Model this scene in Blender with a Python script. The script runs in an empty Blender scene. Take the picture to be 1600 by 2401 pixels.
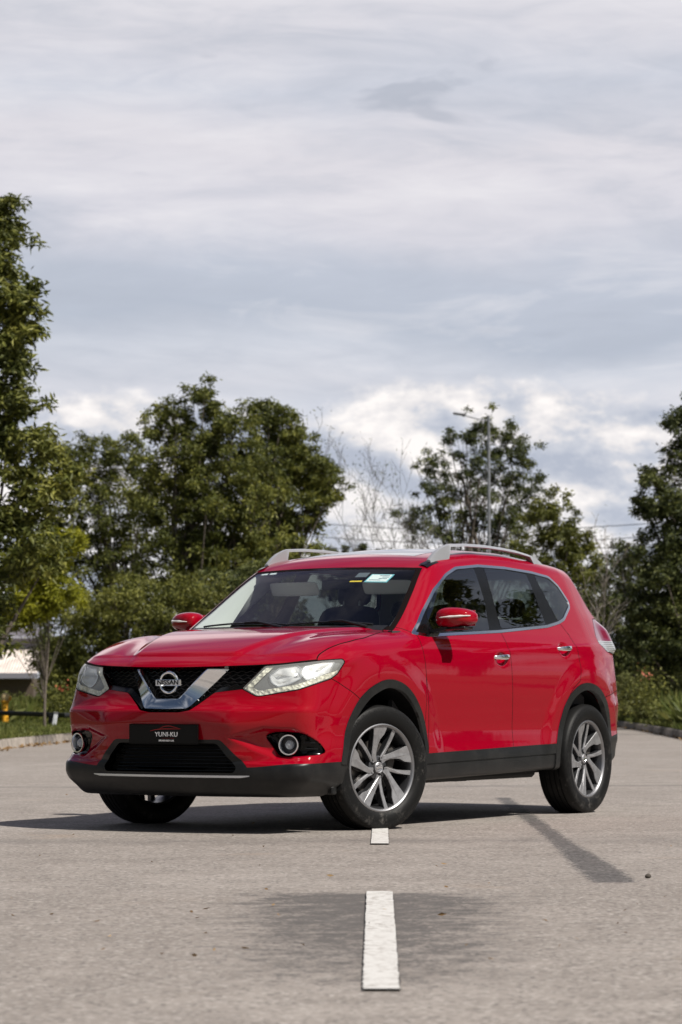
import bpy, math, random
import numpy as np
from mathutils import Vector, Matrix
D = bpy.data; C = bpy.context; COL = C.scene.collection
rad = math.radians
sc = C.scene
# ------------------------------------------------------------------ camera
CAM = np.array([13.923, 8.9016, .7644]); YAW = 3.68024; PIT = .067342; FPX = 6450.3
fwv = np.array([math.cos(PIT)*math.cos(YAW), math.cos(PIT)*math.sin(YAW), math.sin(PIT)])
rtv = np.array([math.sin(YAW), -math.cos(YAW), 0.]); upv = np.cross(rtv, fwv)
cd = D.cameras.new('camera'); cam = D.objects.new('camera', cd); COL.objects.link(cam); sc.camera = cam
cam.matrix_world = Matrix([[rtv[i], upv[i], -fwv[i], CAM[i]] for i in range(3)]+[[0, 0, 0, 1]])
cd.sensor_fit = 'VERTICAL'; cd.sensor_height = 36; cd.sensor_width = 24; cd.lens = FPX/2401*36
cd.clip_start = .1; cd.clip_end = 6000
cd.dof.use_dof = True; cd.dof.focus_distance = 14.2; cd.dof.aperture_fstop = 6.3
sc.render.resolution_x = 682; sc.render.resolution_y = 1024
# ------------------------------------------------------------------ light, sky, exposure
SUN = np.array([.03, .61, .79]); SUN /= np.linalg.norm(SUN)
sl = D.lights.new('sun', 'SUN'); sl.energy = 5.0; sl.angle = rad(.53); sl.color = (1, .95, .88)
so = D.objects.new('sun', sl); COL.objects.link(so); so.rotation_euler = Vector(SUN).to_track_quat('Z', 'Y').to_euler()
sc.view_settings.view_transform = 'Standard'; sc.view_settings.look = 'None'
sc.view_settings.exposure = .30; sc.view_settings.gamma = 1
W = D.worlds.new('World'); sc.world = W; W.use_nodes = True
def NT(nt):
    """tiny node helper: n('type', input=value or socket, ...) returns the node"""
    def n(kind, _p=None, **kw):
        nd = nt.nodes.new(kind)
        for k, v in (_p or {}).items(): setattr(nd, k, v)
        for k, v in kw.items():
            key = int(k[1:]) if k[0] == '_' and k[1:].isdigit() else k.replace('_', ' ')
            s = nd.inputs[key]
            if isinstance(v, bpy.types.NodeSocket): nt.links.new(v, s)
            else: s.default_value = v
        return nd
    return n
def math_(n, op, a, b=0.5, c=None, clamp=False):
    kw = {'_0': a, '_1': b}
    if c is not None: kw['_2'] = c
    return n('ShaderNodeMath', {'operation': op, 'use_clamp': clamp}, **kw).outputs[0]
def mixc(n, f, a, b, mode='MIX'):
    nd = n('ShaderNodeMix', {'data_type': 'RGBA', 'blend_type': mode})
    for s, v in ((nd.inputs[0], f), (nd.inputs[6], a), (nd.inputs[7], b)):
        if isinstance(v, bpy.types.NodeSocket): nd.id_data.links.new(v, s)
        else: s.default_value = v if isinstance(v, (int, float)) else tuple(v)+((1,) if len(v) == 3 else ())
    return nd.outputs[2]
def ramp(n, fac, stops, interp='LINEAR'):
    nd = n('ShaderNodeValToRGB', Fac=fac); cr = nd.color_ramp; cr.interpolation = interp
    while len(cr.elements) < len(stops): cr.elements.new(.5)
    for e, (p, c) in zip(cr.elements, stops):
        e.position = p; e.color = (c, c, c, 1) if isinstance(c, (int, float)) else tuple(c)+(1,)
    return nd.outputs[0]
SKYK = .036
def world_nodes():
    nt = W.node_tree; nt.nodes.clear(); n = NT(nt)
    sky = n('ShaderNodeTexSky', {'sky_type': 'NISHITA', 'sun_disc': False, 'sun_elevation': math.asin(SUN[2]), 'sun_rotation': math.atan2(SUN[0], SUN[1]), 'dust_density': 2.0})
    tc = n('ShaderNodeTexCoord')
    sep = n('ShaderNodeSeparateXYZ', Vector=tc.outputs['Generated'])
    x, y, z = sep.outputs
    # turn so that "a" runs across the picture and "e" is the elevation
    e = math_(n, 'ARCTAN2', z, math_(n, 'SQRT', math_(n, 'ADD', math_(n, 'MULTIPLY', x, x), math_(n, 'MULTIPLY', y, y))))
    az = math_(n, 'ARCTAN2', y, x)
    # azimuth measured from the view direction, wrapped to -pi..pi
    dz = math_(n, 'WRAP', math_(n, 'SUBTRACT', az, YAW), math.pi, -math.pi)
    def nz(sx, sy, off, det=7., ro=.55, dist=.3, sc_=1.):
        v = n('ShaderNodeCombineXYZ', X=math_(n, 'MULTIPLY', dz, sx), Y=math_(n, 'MULTIPLY', e, sy), Z=off).outputs[0]
        return n('ShaderNodeTexNoise', Vector=v, Scale=sc_, Detail=det, Roughness=ro, Distortion=dist).outputs[0]
    # broad bands by elevation, bent by noise, with streaks and wisps
    bend = math_(n, 'ADD', e, math_(n, 'MULTIPLY', math_(n, 'SUBTRACT', nz(5., 9., 3.1, 5., .5, .6), .5), .085))
    be = math_(n, 'MULTIPLY', bend, 3.)
    tone = ramp(n, be, [(.05, (.56, .60, .67)), (.27, (.55, .58, .655)), (.345, (.60, .61, .665)), (.385, (.565, .59, .655)), (.425, (.435, .475, .555)), (.475, (.475, .51, .59)), (.53, (.615, .61, .665)), (.60, (.64, .625, .67)), (.66, (.55, .57, .64)), (.72, (.615, .61, .66)), (.80, (.66, .65, .69)), (.92, (.50, .53, .60))])
    st1 = nz(7., 34., 8.2, 8., .58, .8); st2 = nz(22., 95., 1.7, 6., .6, 1.2)
    st = math_(n, 'ADD', math_(n, 'MULTIPLY', st1, .72), math_(n, 'MULTIPLY', st2, .28))
    strat = mixc(n, ramp(n, st, [(.34, .55), (.50, 0.)]), tone, (.40, .435, .51))
    strat = mixc(n, ramp(n, st, [(.50, 0.), (.70, .6)]), strat, (.80, .78, .80))
    # small dark torn wisps
    wi = nz(14., 60., 5.5, 5., .5, .4)
    strat = mixc(n, ramp(n, wi, [(.66, 0.), (.74, .55)]), strat, (.36, .39, .46))
    # cumulus heads low down
    def cum(ox, oy): 
        v = n('ShaderNodeCombineXYZ', X=math_(n, 'ADD', math_(n, 'MULTIPLY', dz, 17.), ox), Y=math_(n, 'ADD', math_(n, 'MULTIPLY', e, 30.), oy), Z=2.4).outputs[0]
        return n('ShaderNodeTexNoise', Vector=v, Scale=1., Detail=9., Roughness=.57, Distortion=.1).outputs[0]
    c1 = cum(0., 0.); c2 = cum(.16, -.22)
    big = nz(7., 3., 7.7, 2., .5, 0.)
    top = math_(n, 'SUBTRACT', math_(n, 'ADD', .108, math_(n, 'ADD', math_(n, 'MULTIPLY', math_(n, 'SUBTRACT', c1, .5), .055), math_(n, 'MULTIPLY', math_(n, 'SUBTRACT', big, .5), .05))), e)
    mask = ramp(n, math_(n, 'ADD', math_(n, 'MULTIPLY', top, 45.), .5), [(.38, 0.), (.66, 1.)])
    lit = ramp(n, math_(n, 'ADD', math_(n, 'MULTIPLY', math_(n, 'SUBTRACT', c2, c1), -3.4), .48), [(.15, (.42, .455, .54)), (.42, (.55, .57, .63)), (.60, (.72, .70, .71)), (.84, (.90, .86, .84))])
    fade = ramp(n, math_(n, 'MULTIPLY', e, 6.), [(.08, 1.), (.5, 0.)])
    lit = mixc(n, math_(n, 'MULTIPLY', fade, .45), lit, (.56, .60, .67))
    cl = mixc(n, math_(n, 'MULTIPLY', mask, 1.), strat, lit)
    # the cloud bank stands ahead; overhead and behind, where the sun is, the sky is mostly open and deep
    fw3 = n('ShaderNodeVectorMath', {'operation': 'DOT_PRODUCT'}, _0=tc.outputs['Generated'], _1=(float(fwv[0]), float(fwv[1]), .2)).outputs['Value']
    ahead = ramp(n, fw3, [(.50, 0.), (.92, 1.)])
    patch = ramp(n, nz(3., 4., 9.9, 6., .55, .4), [(.46, 0.), (.64, 1.)])
    blue = mixc(n, 1., sky.outputs[0], (SKYK, SKYK, SKYK), 'MULTIPLY')
    open_ = mixc(n, patch, blue, (.34, .35, .385))
    # a bright break in the bank above the picture, then deep open sky higher up
    brk = math_(n, 'MULTIPLY', ramp(n, fw3, [(.88, 0.), (.97, 1.)]), ramp(n, e, [(.25, 0.), (.275, 1.), (.33, 1.), (.40, 0.)]))
    cl = mixc(n, math_(n, 'MULTIPLY', brk, ramp(n, nz(4., 9., 4.4, 6., .55, .5), [(.36, .35), (.56, 1.)])), cl, (1.25, 1.2, 1.22))
    high = ramp(n, e, [(.36, 0.), (.46, 1.)])
    cl = mixc(n, ahead, open_, mixc(n, high, cl, mixc(n, patch, (.11, .12, .24), (.30, .28, .36))))
    below = math_(n, 'LESS_THAN', z, -.02)
    cl = mixc(n, below, cl, (.15, .14, .12))
    # the cloud colours above are scene radiances; the background strength scales the whole sky
    bg = n('ShaderNodeBackground', Color=cl, Strength=.93)
    n('ShaderNodeOutputWorld', Surface=bg.outputs[0])
world_nodes()
# ------------------------------------------------------------------ materials
MATS = {}
def mat(name, base=(.5, .5, .5), rough=.5, metal=0., coat=0., coat_rough=.03, spec=.5, fn=None, emis=None, trans=0., ior=1.45, alpha=1.):
    if name in MATS: return MATS[name]
    m = D.materials.new(name); m.use_nodes = True; nt = m.node_tree; nt.nodes.clear(); n = NT(nt)
    b = n('ShaderNodeBsdfPrincipled', Base_Color=tuple(base)+(1,), Roughness=rough, Metallic=metal)
    b.inputs['Coat Weight'].default_value = coat; b.inputs['Coat Roughness'].default_value = coat_rough
    b.inputs['Specular IOR Level'].default_value = spec; b.inputs['Transmission Weight'].default_value = trans
    b.inputs['IOR'].default_value = ior
    if emis: b.inputs['Emission Color'].default_value = tuple(emis[:3])+(1,); b.inputs['Emission Strength'].default_value = emis[3]
    if fn: fn(n, nt, b)
    n('ShaderNodeOutputMaterial', Surface=b.outputs[0])
    m.diffuse_color = tuple(base)+(1,)
    MATS[name] = m; return m
def link(nt, a, b): nt.links.new(a, b)
def noise_col(c1, c2, scale=8., detail=5., rough=.6, lo=.35, hi=.65, bump=0., bdist=.01, rr=None, coord='Object'):
    def fn(n, nt, b):
        tc = n('ShaderNodeTexCoord').outputs[coord]
        t = n('ShaderNodeTexNoise', Vector=tc, Scale=scale, Detail=detail, Roughness=rough).outputs[0]
        f = ramp(n, t, [(lo, 0.), (hi, 1.)])
        link(nt, mixc(n, f, c1, c2), b.inputs['Base Color'])
        if rr: link(nt, n('ShaderNodeMapRange', Value=t, _3=rr[0], _4=rr[1]).outputs[0], b.inputs['Roughness'])
        if bump: link(nt, n('ShaderNodeBump', Height=t, Strength=bump, Distance=bdist).outputs[0], b.inputs['Normal'])
    return fn
def glass_mat(name, tint, gloss_tint=(1, 1, 1), rough=.0, base_reflect=.0, haze=0.):
    """thin tinted sheet glass: tinted see-through plus a Fresnel reflection"""
    m = D.materials.new(name); m.use_nodes = True; nt = m.node_tree; nt.nodes.clear(); n = NT(nt)
    tr = n('ShaderNodeBsdfTransparent', Color=tuple(tint)+(1,)); gl = n('ShaderNodeBsdfGlossy', Color=tuple(gloss_tint)+(1,), Roughness=rough)
    # Schlick reflectance, the same from inside and outside
    fc = n('ShaderNodeLayerWeight', Blend=.5).outputs['Facing']
    f = math_(n, 'ADD', math_(n, 'MULTIPLY', math_(n, 'POWER', fc, 5.), .95), .045+base_reflect, clamp=True)
    body = tr.outputs[0]
    if haze:
        df = n('ShaderNodeBsdfDiffuse', Color=(.92, .93, .88, 1)); body = n('ShaderNodeMixShader', _0=haze, _1=body, _2=df.outputs[0]).outputs[0]
    mx = n('ShaderNodeMixShader', _0=f, _1=body, _2=gl.outputs[0])
    n('ShaderNodeOutputMaterial', Surface=mx.outputs[0]); MATS[name] = m; return m
# ------------------------------------------------------------------ object helpers
def tag(o, label=None, cat=None, group=None, kind=None):
    if label: o['label'] = label
    if cat: o['category'] = cat
    if group: o['group'] = group
    if kind: o['kind'] = kind
    return o
def mkobj(name, V, Fc, m=None, parent=None, smooth=True, mats=None, mi=None, normals=None):
    """one mesh object from vertex and face arrays"""
    V = np.asarray(V, float); me = D.meshes.new(name)
    if isinstance(Fc, np.ndarray) and Fc.ndim == 2:
        nf, k = Fc.shape
        me.vertices.add(len(V)); me.vertices.foreach_set('co', V.astype(np.float32).ravel())
        me.loops.add(nf*k); me.loops.foreach_set('vertex_index', Fc.astype(np.int32).ravel())
        me.polygons.add(nf); me.polygons.foreach_set('loop_start', np.arange(0, nf*k, k, dtype=np.int32))
        me.update(calc_edges=True)
    else:
        me.from_pydata([tuple(v) for v in V], [], [tuple(f) for f in Fc]); me.update()
    for q in (mats or ([m] if m else [])): me.materials.append(q)
    if mi is not None: me.polygons.foreach_set('material_index', np.asarray(mi, np.int32))
    me.polygons.foreach_set('use_smooth', np.full(len(me.polygons), bool(smooth)))
    if normals is not None:
        me.validate(verbose=False)
        if len(me.vertices) == len(normals): me.normals_split_custom_set_from_vertices([tuple(v) for v in normals])
    o = D.objects.new(name, me); COL.objects.link(o)
    if parent: o.parent = parent
    return o
def empty(name, loc=(0, 0, 0), rz=0., parent=None):
    o = D.objects.new(name, None); COL.objects.link(o); o.location = loc; o.rotation_euler = (0, 0, rz); o.empty_display_size = .3
    if parent: o.parent = parent
    return o
class MB:
    """collects simple shapes into one mesh"""
    def __init__(s): s.V = []; s.F = []; s.M = []; s.cur = 0
    def add(s, V, Fc):
        b = len(s.V); s.V += [tuple(map(float, v)) for v in V]; s.F += [tuple(b+i for i in f) for f in Fc]; s.M += [s.cur]*len(Fc); return s
    def box(s, c, d, bev=0., rot=None):
        hx, hy, hz = [q/2 for q in d]; b = min(bev, hx*.9, hy*.9, hz*.9)
        P = []; 
        if b <= 0:
            P = [(sx*hx, sy*hy, sz*hz) for sz in (-1, 1) for sy in (-1, 1) for sx in (-1, 1)]
            Fc = [(0, 2, 3, 1), (4, 5, 7, 6), (0, 1, 5, 4), (2, 6, 7, 3), (0, 4, 6, 2), (1, 3, 7, 5)]
        else:
            idx = {}
            for sx in (-1, 1):
                for sy in (-1, 1):
                    for sz in (-1, 1):
                        for a in range(3):
                            q = [sx*(hx-b), sy*(hy-b), sz*(hz-b)]; q[a] = (sx*hx, sy*hy, sz*hz)[a]
                            idx[(sx, sy, sz, a)] = len(P); P.append(tuple(q))
            I = idx; Fc = []
            for a in range(3):
                for sg in (-1, 1):
                    o = [k for k in range(3) if k != a]; f = []
                    for u, v in ((-1, -1), (1, -1), (1, 1), (-1, 1)):
                        k = [0, 0, 0]; k[a] = sg; k[o[0]] = u; k[o[1]] = v; f.append(I[(*k, a)])
                    Fc.append(tuple(f))
            for a in range(3):
                o = [k for k in range(3) if k != a]
                for u in (-1, 1):
                    for v in (-1, 1):
                        k1 = [0, 0, 0]; k1[o[0]] = u; k1[o[1]] = v; k1[a] = -1; k2 = list(k1); k2[a] = 1
                        Fc.append((I[(*k1, o[0])], I[(*k2, o[0])], I[(*k2, o[1])], I[(*k1, o[1])]))
            for sx in (-1, 1):
                for sy in (-1, 1):
                    for sz in (-1, 1): Fc.append((I[(sx, sy, sz, 0)], I[(sx, sy, sz, 1)], I[(sx, sy, sz, 2)]))
        if rot is not None: P = [tuple(rot @ Vector(p)) for p in P]
        return s.add([(p[0]+c[0], p[1]+c[1], p[2]+c[2]) for p in P], Fc)
    def tube(s, pts, r, n=10, caps=True):
        pts = [Vector(p) for p in pts]; rs = r if isinstance(r, (list, tuple)) else [r]*len(pts)
        V = []; Fc = []; u = None
        for i, p in enumerate(pts):
            t = (pts[min(i+1, len(pts)-1)]-pts[max(i-1, 0)]).normalized()
            if u is None: u = t.orthogonal().normalized()
            else: u = (u-t*u.dot(t)).normalized()
            w = t.cross(u)
            for k in range(n): a = 2*math.pi*k/n; V.append(p+(u*math.cos(a)+w*math.sin(a))*rs[i])
        for i in range(len(pts)-1):
            for k in range(n): k2 = (k+1) % n; Fc.append((i*n+k, i*n+k2, (i+1)*n+k2, (i+1)*n+k))
        if caps: Fc.append(tuple(range(n-1, -1, -1))); Fc.append(tuple(range((len(pts)-1)*n, len(pts)*n)))
        return s.add(V, Fc)
    def lathe(s, prof, n=64, axis='y', c=(0, 0, 0), closed=False):
        """prof: list of (along axis, radius)"""
        V = []; Fc = []; k = len(prof)
        for j in range(n):
            a = 2*math.pi*j/n
            for (h, r) in prof:
                u, v = r*math.cos(a), r*math.sin(a)
                V.append({'y': (c[0]+u, c[1]+h, c[2]+v), 'z': (c[0]+u, c[1]+v, c[2]+h), 'x': (c[0]+h, c[1]+u, c[2]+v)}[axis])
        for j in range(n):
            j2 = (j+1) % n
            for i in range(k-1+(1 if closed else 0)):
                i2 = (i+1) % k; Fc.append((j*k+i, j*k+i2, j2*k+i2, j2*k+i))
        return s.add(V, Fc)
    def prism(s, poly, fn, d0, d1):
        """polygon (a,b) extruded between depths d0 and d1; fn(a,b,d) gives the 3D point"""
        n = len(poly); V = [fn(a, b, d0) for a, b in poly]+[fn(a, b, d1) for a, b in poly]
        return s.add(V, [tuple(range(n)), tuple(range(2*n-1, n-1, -1))]+[(i, (i+1) % n, n+(i+1) % n, n+i) for i in range(n)])
    def sphere(s, c, r, nu=20, nv=12, v0=0., v1=math.pi):
        if not isinstance(r, (tuple, list)): r = (r, r, r)
        V = []; Fc = []
        for i in range(nv+1):
            t = v0+(v1-v0)*i/nv
            for j in range(nu): a = 2*math.pi*j/nu; V.append((c[0]+r[0]*math.sin(t)*math.cos(a), c[1]+r[1]*math.sin(t)*math.sin(a), c[2]+r[2]*math.cos(t)))
        for i in range(nv):
            for j in range(nu): j2 = (j+1) % nu; Fc.append((i*nu+j, (i+1)*nu+j, (i+1)*nu+j2, i*nu+j2))
        return s.add(V, Fc)
    def build(s, name, m, parent=None, smooth=False, recalc=True, weld=0):
        o = mkobj(name, s.V, s.F, parent=parent, smooth=smooth, mats=m if isinstance(m, (list, tuple)) else [m], mi=s.M)
        if recalc:
            import bmesh
            bm = bmesh.new(); bm.from_mesh(o.data)
            if weld: bmesh.ops.remove_doubles(bm, verts=bm.verts, dist=weld)
            bmesh.ops.recalc_face_normals(bm, faces=bm.faces); bm.to_mesh(o.data); bm.free()
        if smooth: 
            try: o.data.set_sharp_from_angle(angle=rad(35))
            except Exception: pass
        return o
# ------------------------------------------------------------------ car body as an implicit surface
# car frame: x forward (front axle at 0), y to the car's left, z up (ground 0)
def cub(xs, ys):
    """monotone cubic interpolation through points, returned as a function of arrays"""
    xs = np.array(xs, float); ys = np.array(ys, float)
    if xs[0] > xs[-1]: xs = xs[::-1]; ys = ys[::-1]
    h = np.diff(xs); d = np.diff(ys) / h
    m = np.zeros(len(xs)); m[0] = d[0]; m[-1] = d[-1]
    for i in range(1, len(xs)-1):
        m[i] = 0 if d[i-1]*d[i] <= 0 else (h[i-1]+h[i]) / ((h[i]+.5*h[i-1]+.5*h[i-1])/d[i-1]*.5 + (h[i-1]+.5*h[i]+.5*h[i])/d[i]*.5 + 1e-12)
    def f(x):
        x = np.clip(np.asarray(x, float), xs[0], xs[-1])
        i = np.clip(np.searchsorted(xs, x, side='right')-1, 0, len(xs)-2)
        t = (x-xs[i])/h[i]; t2 = t*t; t3 = t2*t
        return (2*t3-3*t2+1)*ys[i] + (t3-2*t2+t)*h[i]*m[i] + (-2*t3+3*t2)*ys[i+1] + (t3-t2)*h[i]*m[i+1]
    return f
def smax(a, b, k):
    h = np.maximum(k-np.abs(a-b), 0)/k
    return np.maximum(a, b) + h*h*k*.25
def smin(a, b, k): return -smax(-a, -b, k)
def sstep(x, a, b):
    t = np.clip((x-a)/(b-a), 0, 1); return t*t*(3-2*t)
def poly_sd(px, py, P):
    """signed distance to a closed polygon, negative inside"""
    P = np.array(P, float); px, py = np.broadcast_arrays(px, py)
    d = np.full(px.shape, 1e9); ins = np.zeros(px.shape, bool)
    for i in range(len(P)):
        a = P[i]; b = P[(i+1) % len(P)]; e = b-a; l = e@e
        wx = px-a[0]; wy = py-a[1]
        t = np.clip((wx*e[0]+wy*e[1])/l, 0, 1)
        d = np.minimum(d, (wx-e[0]*t)**2+(wy-e[1]*t)**2)
        c = ((a[1] > py) != (b[1] > py))
        with np.errstate(divide='ignore', invalid='ignore'):
            ins ^= c & (px < (b[0]-a[0])*(py-a[1])/(b[1]-a[1] if b[1] != a[1] else 1e-12)+a[0])
    d = np.sqrt(d)
    return np.where(ins, -d, d)
def rounded(P, r, n=4):
    """polygon with its corners rounded"""
    P = [np.array(p, float) for p in P]; out = []
    for i, p in enumerate(P):
        a = P[i-1]-p; b = P[(i+1) % len(P)]-p
        la, lb = np.linalg.norm(a), np.linalg.norm(b); q = min(r, la*.45, lb*.45)
        s = p+a/la*q; e = p+b/lb*q
        for k in range(n+1):
            t = k/n; out.append(tuple((1-t)**2*s+2*t*(1-t)*p+t*t*e))
    return out
def line_sd(px, py, P):
    """signed distance to an open polyline: positive on its left"""
    P = np.array(P, float); px, py = np.broadcast_arrays(px, py)
    best = np.full(px.shape, 1e9); sg = np.ones(px.shape)
    for i in range(len(P)-1):
        a = P[i]; b = P[i+1]; e = b-a; l = e@e
        wx = px-a[0]; wy = py-a[1]
        t = (wx*e[0]+wy*e[1])/l
        if i > 0: t = np.maximum(t, 0)
        if i < len(P)-2: t = np.minimum(t, 1)
        d = np.hypot(wx-e[0]*t, wy-e[1]*t)
        m = d < best-1e-9
        best = np.where(m, d, best); sg = np.where(m, np.sign(e[0]*wy-e[1]*wx+1e-15), sg)
    return best*sg

WZ = .357; WR = .365; XR = -2.705
secY = cub([.15, .25, .36, .46, .56, .68, .82, .95, 1.03, 1.10, 1.17, 1.25, 1.40, 1.50, 1.60, 1.72],
           [.845, .872, .885, .884, .878, .886, .898, .902, .895, .878, .842, .805, .742, .700, .652, .590])
tapF = cub([-.6, -.2, .1, .35, .55, .75, 1.0], [0, 0, 0, -.004, -.016, -.040, -.085])
tapR = cub([-4, -3.55, -3.40, -3.25, -3.10, -2.95, -2.75, -2.5, -2.2], [-.24, -.155, -.115, -.075, -.044, -.020, -.003, 0, 0])
fndY = cub([.95, 1.02, 1.08, 1.16, 1.22], [0, -.001, -.006, -.018, -.03])
def Ys(x, z):
    y = secY(z)+tapF(x)*(1+1.3*sstep(z, .66, .9)+.9*sstep(-z, -.34, -.24))-.05*sstep(x, .35, .62)*sstep(-z, -.30, -.20)
    y = y+tapR(x)*(1+.10*sstep(z, .85, 1.0)+.25*sstep(z, 1.25, 1.4)-.16*sstep(z, .40, .50)*sstep(-z, -.80, -.70))
    y = y+.045*sstep(-x, 3.08, 3.30)*sstep(z, 1.05, 1.10)*sstep(-z, -1.31, -1.22)
    # fender narrows above the front wheel towards the cowl
    y = y+fndY(z)*sstep(x, -.75, -.05)*sstep(-z, -1.22, -1.16)
    # flared haunches over the wheels
    for cx, am in ((0., .011), (XR, .013)):
        r = np.hypot((x-cx)*.96, (z-WZ)*1.0)
        y = y+am*(1-sstep(r, .56, .69))*sstep(z, .25, .6)
    # hollow of the doors above the sill and the kick at their lower edge
    w = sstep(x, -2.35, -1.65)*sstep(-x, .40, 1.15)
    dz = z-(.60-.03*(x+1.4))
    y = y-.0*w*np.exp(-(dz/.12)**2)
    y = y+.010*w*(1-sstep(z, .40, .50))
    for hx, hz in ((-1.435, 1.005), (-2.345, 1.075)):
        y = y-.024*np.exp(-(((x-hx)/.062)**2+((z-hz)/.036)**2)**2)
    # shoulder line rising towards the rear lamp
    zl = 1.045-.045*(x+1.2)
    y = y+.006*sstep(z, zl-.09, zl)*(1-sstep(z, zl, zl+.012))*sstep(-x, .9, 1.5)*(1-sstep(-x, 2.6, 3.1))
    return y
frC = cub([.15, .20, .25, .31, .35, .39, .41, .47, .56, .63, .685, .72, .77, .82, .87, .905, .93, .96, 1.0],
          [.86, .905, .945, .975, .980, .976, .962, .960, .974, .987, .989, .968, .950, .940, .928, .920, .905, .885, .82])
def Xf(y, z):
    y = np.abs(y)
    lo = .05*y*y+.42*np.maximum(y-.42, 0)-.0*y
    lo = .05*y*y+.42*(np.sqrt((y-.43)**2+.0012)+(y-.43))*.5
    up = .29*y*y
    w = sstep(z, .60, .80)
    w2 = sstep(-z, -.44, -.38)
    x = frC(z)-(lo*(1-w)+up*w)*(1-w2)-(.22*y*y)*w2
    return x
reC = cub([.15, .25, .40, .55, .68, .80, .86, .95, 1.05, 1.18, 1.25, 1.33, 1.50, 1.62, 1.72],
          [3.42, 3.55, 3.66, 3.69, 3.70, 3.695, 3.66, 3.63, 3.615, 3.585, 3.54, 3.44, 3.24, 3.12, 3.02])
def Xr(y, z):
    y = np.abs(y)
    return -reC(z)+.30*y*y+.20*np.maximum(y-.5, 0)
hoC = cub([1.05, .93, .905, .88, .84, .78, .70, .60, .50, .37, .2, 0, -.2, -.35, -.6, -3.0, -4], [.80, .895, .930, .957, .985, 1.015, 1.045, 1.075, 1.10, 1.126, 1.149, 1.166, 1.176, 1.181, 1.19, 1.24, 1.24])
def Zt(x, y):
    y = np.abs(y)
    z = hoC(x+(.22*y*y+.25*np.maximum(y-.55, 0)**2)*sstep(x, .1, .75))-.008*(y/.6)**2-.45*np.maximum(y-.62, 0)**2
    yr = .30+.27*(.90-x)               # hood crease running back from the grille to the screen pillar
    m = sstep(-x, -.93, -.80)*(1-sstep(-x, .15, .40))
    z = z+m*.015*(1-sstep(y, yr-.012, yr+.05))-m*.006*np.exp(-((y-yr-.12)/.07)**2)
    return z
wsC = cub([1.0, 1.18, 1.30, 1.40, 1.50, 1.585, 1.70], [.16, -.165, -.375, -.540, -.705, -.862, -1.08])
def Xw(y, z): y = np.abs(y); return wsC(z)-.28*y*y-.6*np.maximum(y-.48, 0)**2
rfC = cub([-.5, -.86, -1.0, -1.2, -1.4, -1.7, -2.0, -2.4, -2.8, -3.0, -3.15, -3.6],
          [1.42, 1.592, 1.640, 1.682, 1.708, 1.732, 1.734, 1.712, 1.684, 1.664, 1.650, 1.60])
def Zr(x, y): y = np.abs(y); return rfC(x)-.10*y*y
def Zb(x, y):
    y = np.abs(y)
    return .285-.018*(x+1.4)*sstep(-x, .3, .5)-.080*sstep(x, .40, .55)+.06*sstep(-x, 3.1, 3.6)
def FOG(y, z):  return poly_sd(np.abs(y), z, FOGP)
FOGP = rounded([(.592, .553), (.655, .572), (.80, .566), (.845, .515), (.868, .446), (.76, .436), (.665, .436)], .03)
GRP = rounded([(-.02, .936), (.50, .945), (.60, .955), (.475, .812), (.30, .792), (.172, .692), (.10, .680), (-.02, .680)], .012)
HLP = rounded([(-.132, .815), (-.055, .772), (-.027, .772), (.185, .808), (.372, .869), (.412, .897), (.460, .968), (.445, .984), (.325, .975), (.092, .951), (-.002, .943)], .008)
LGP = rounded([(-.02, .507), (.335, .507), (.455, .372), (.44, .342), (-.02, .342)], .02)
LGO = rounded([(-.02, .528), (.362, .528), (.520, .375), (.50, .34), (-.02, .34)], .02)
def F(x, y, z):
    y = np.abs(y)
    side = y-Ys(x, z)
    fr = x-Xf(y, z)
    # fog lamp pocket with the hollow leading into it
    fr = fr+.045*(1-sstep(FOG(y, z), -.012, .006))*(x > .5)
    fr = fr+.026*(1-sstep(poly_sd(y, z, [(.40, .545), (.60, .60), (.76, .592), (.90, .50), (.93, .44), (.66, .42), (.54, .47)]), -.035, .004))*(x > .5)
    fr = fr*.92
    rr = (Xr(y, z)-x)*.85
    hood = (z-Zt(x, y))*.93
    low = smax(hood, fr, .035)
    low = smax(low, rr, .10)
    ws = (x-Xw(y, z))*.50
    roof = (z-Zr(x, y))*.97
    gh = smax(ws, roof, .030)
    gh = smax(gh, rr, .04)
    # inner hollow behind the hood line so that glass meets the cowl crisply
    top = smin(low, gh, .012)
    kk = .07+.035*sstep(z, .9, 1.05)*sstep(x, -.5, .1)+.015*sstep(z, 1.2, 1.3)*sstep(-z,-1.6,-1.5)+.05*sstep(-x, 2.9, 3.3)
    f = smax(side, top, kk)
    f = smax(f, (Zb(x, y)-z), .03)
    # roof spoiler lip
    return f
def gradF(x, y, z, e=.0015):
    return np.stack([F(x+e, y, z)-F(x-e, y, z), F(x, y+e, z)-F(x, y-e, z), F(x, y, z+e)-F(x, y, z-e)], -1)/(2*e)
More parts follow.
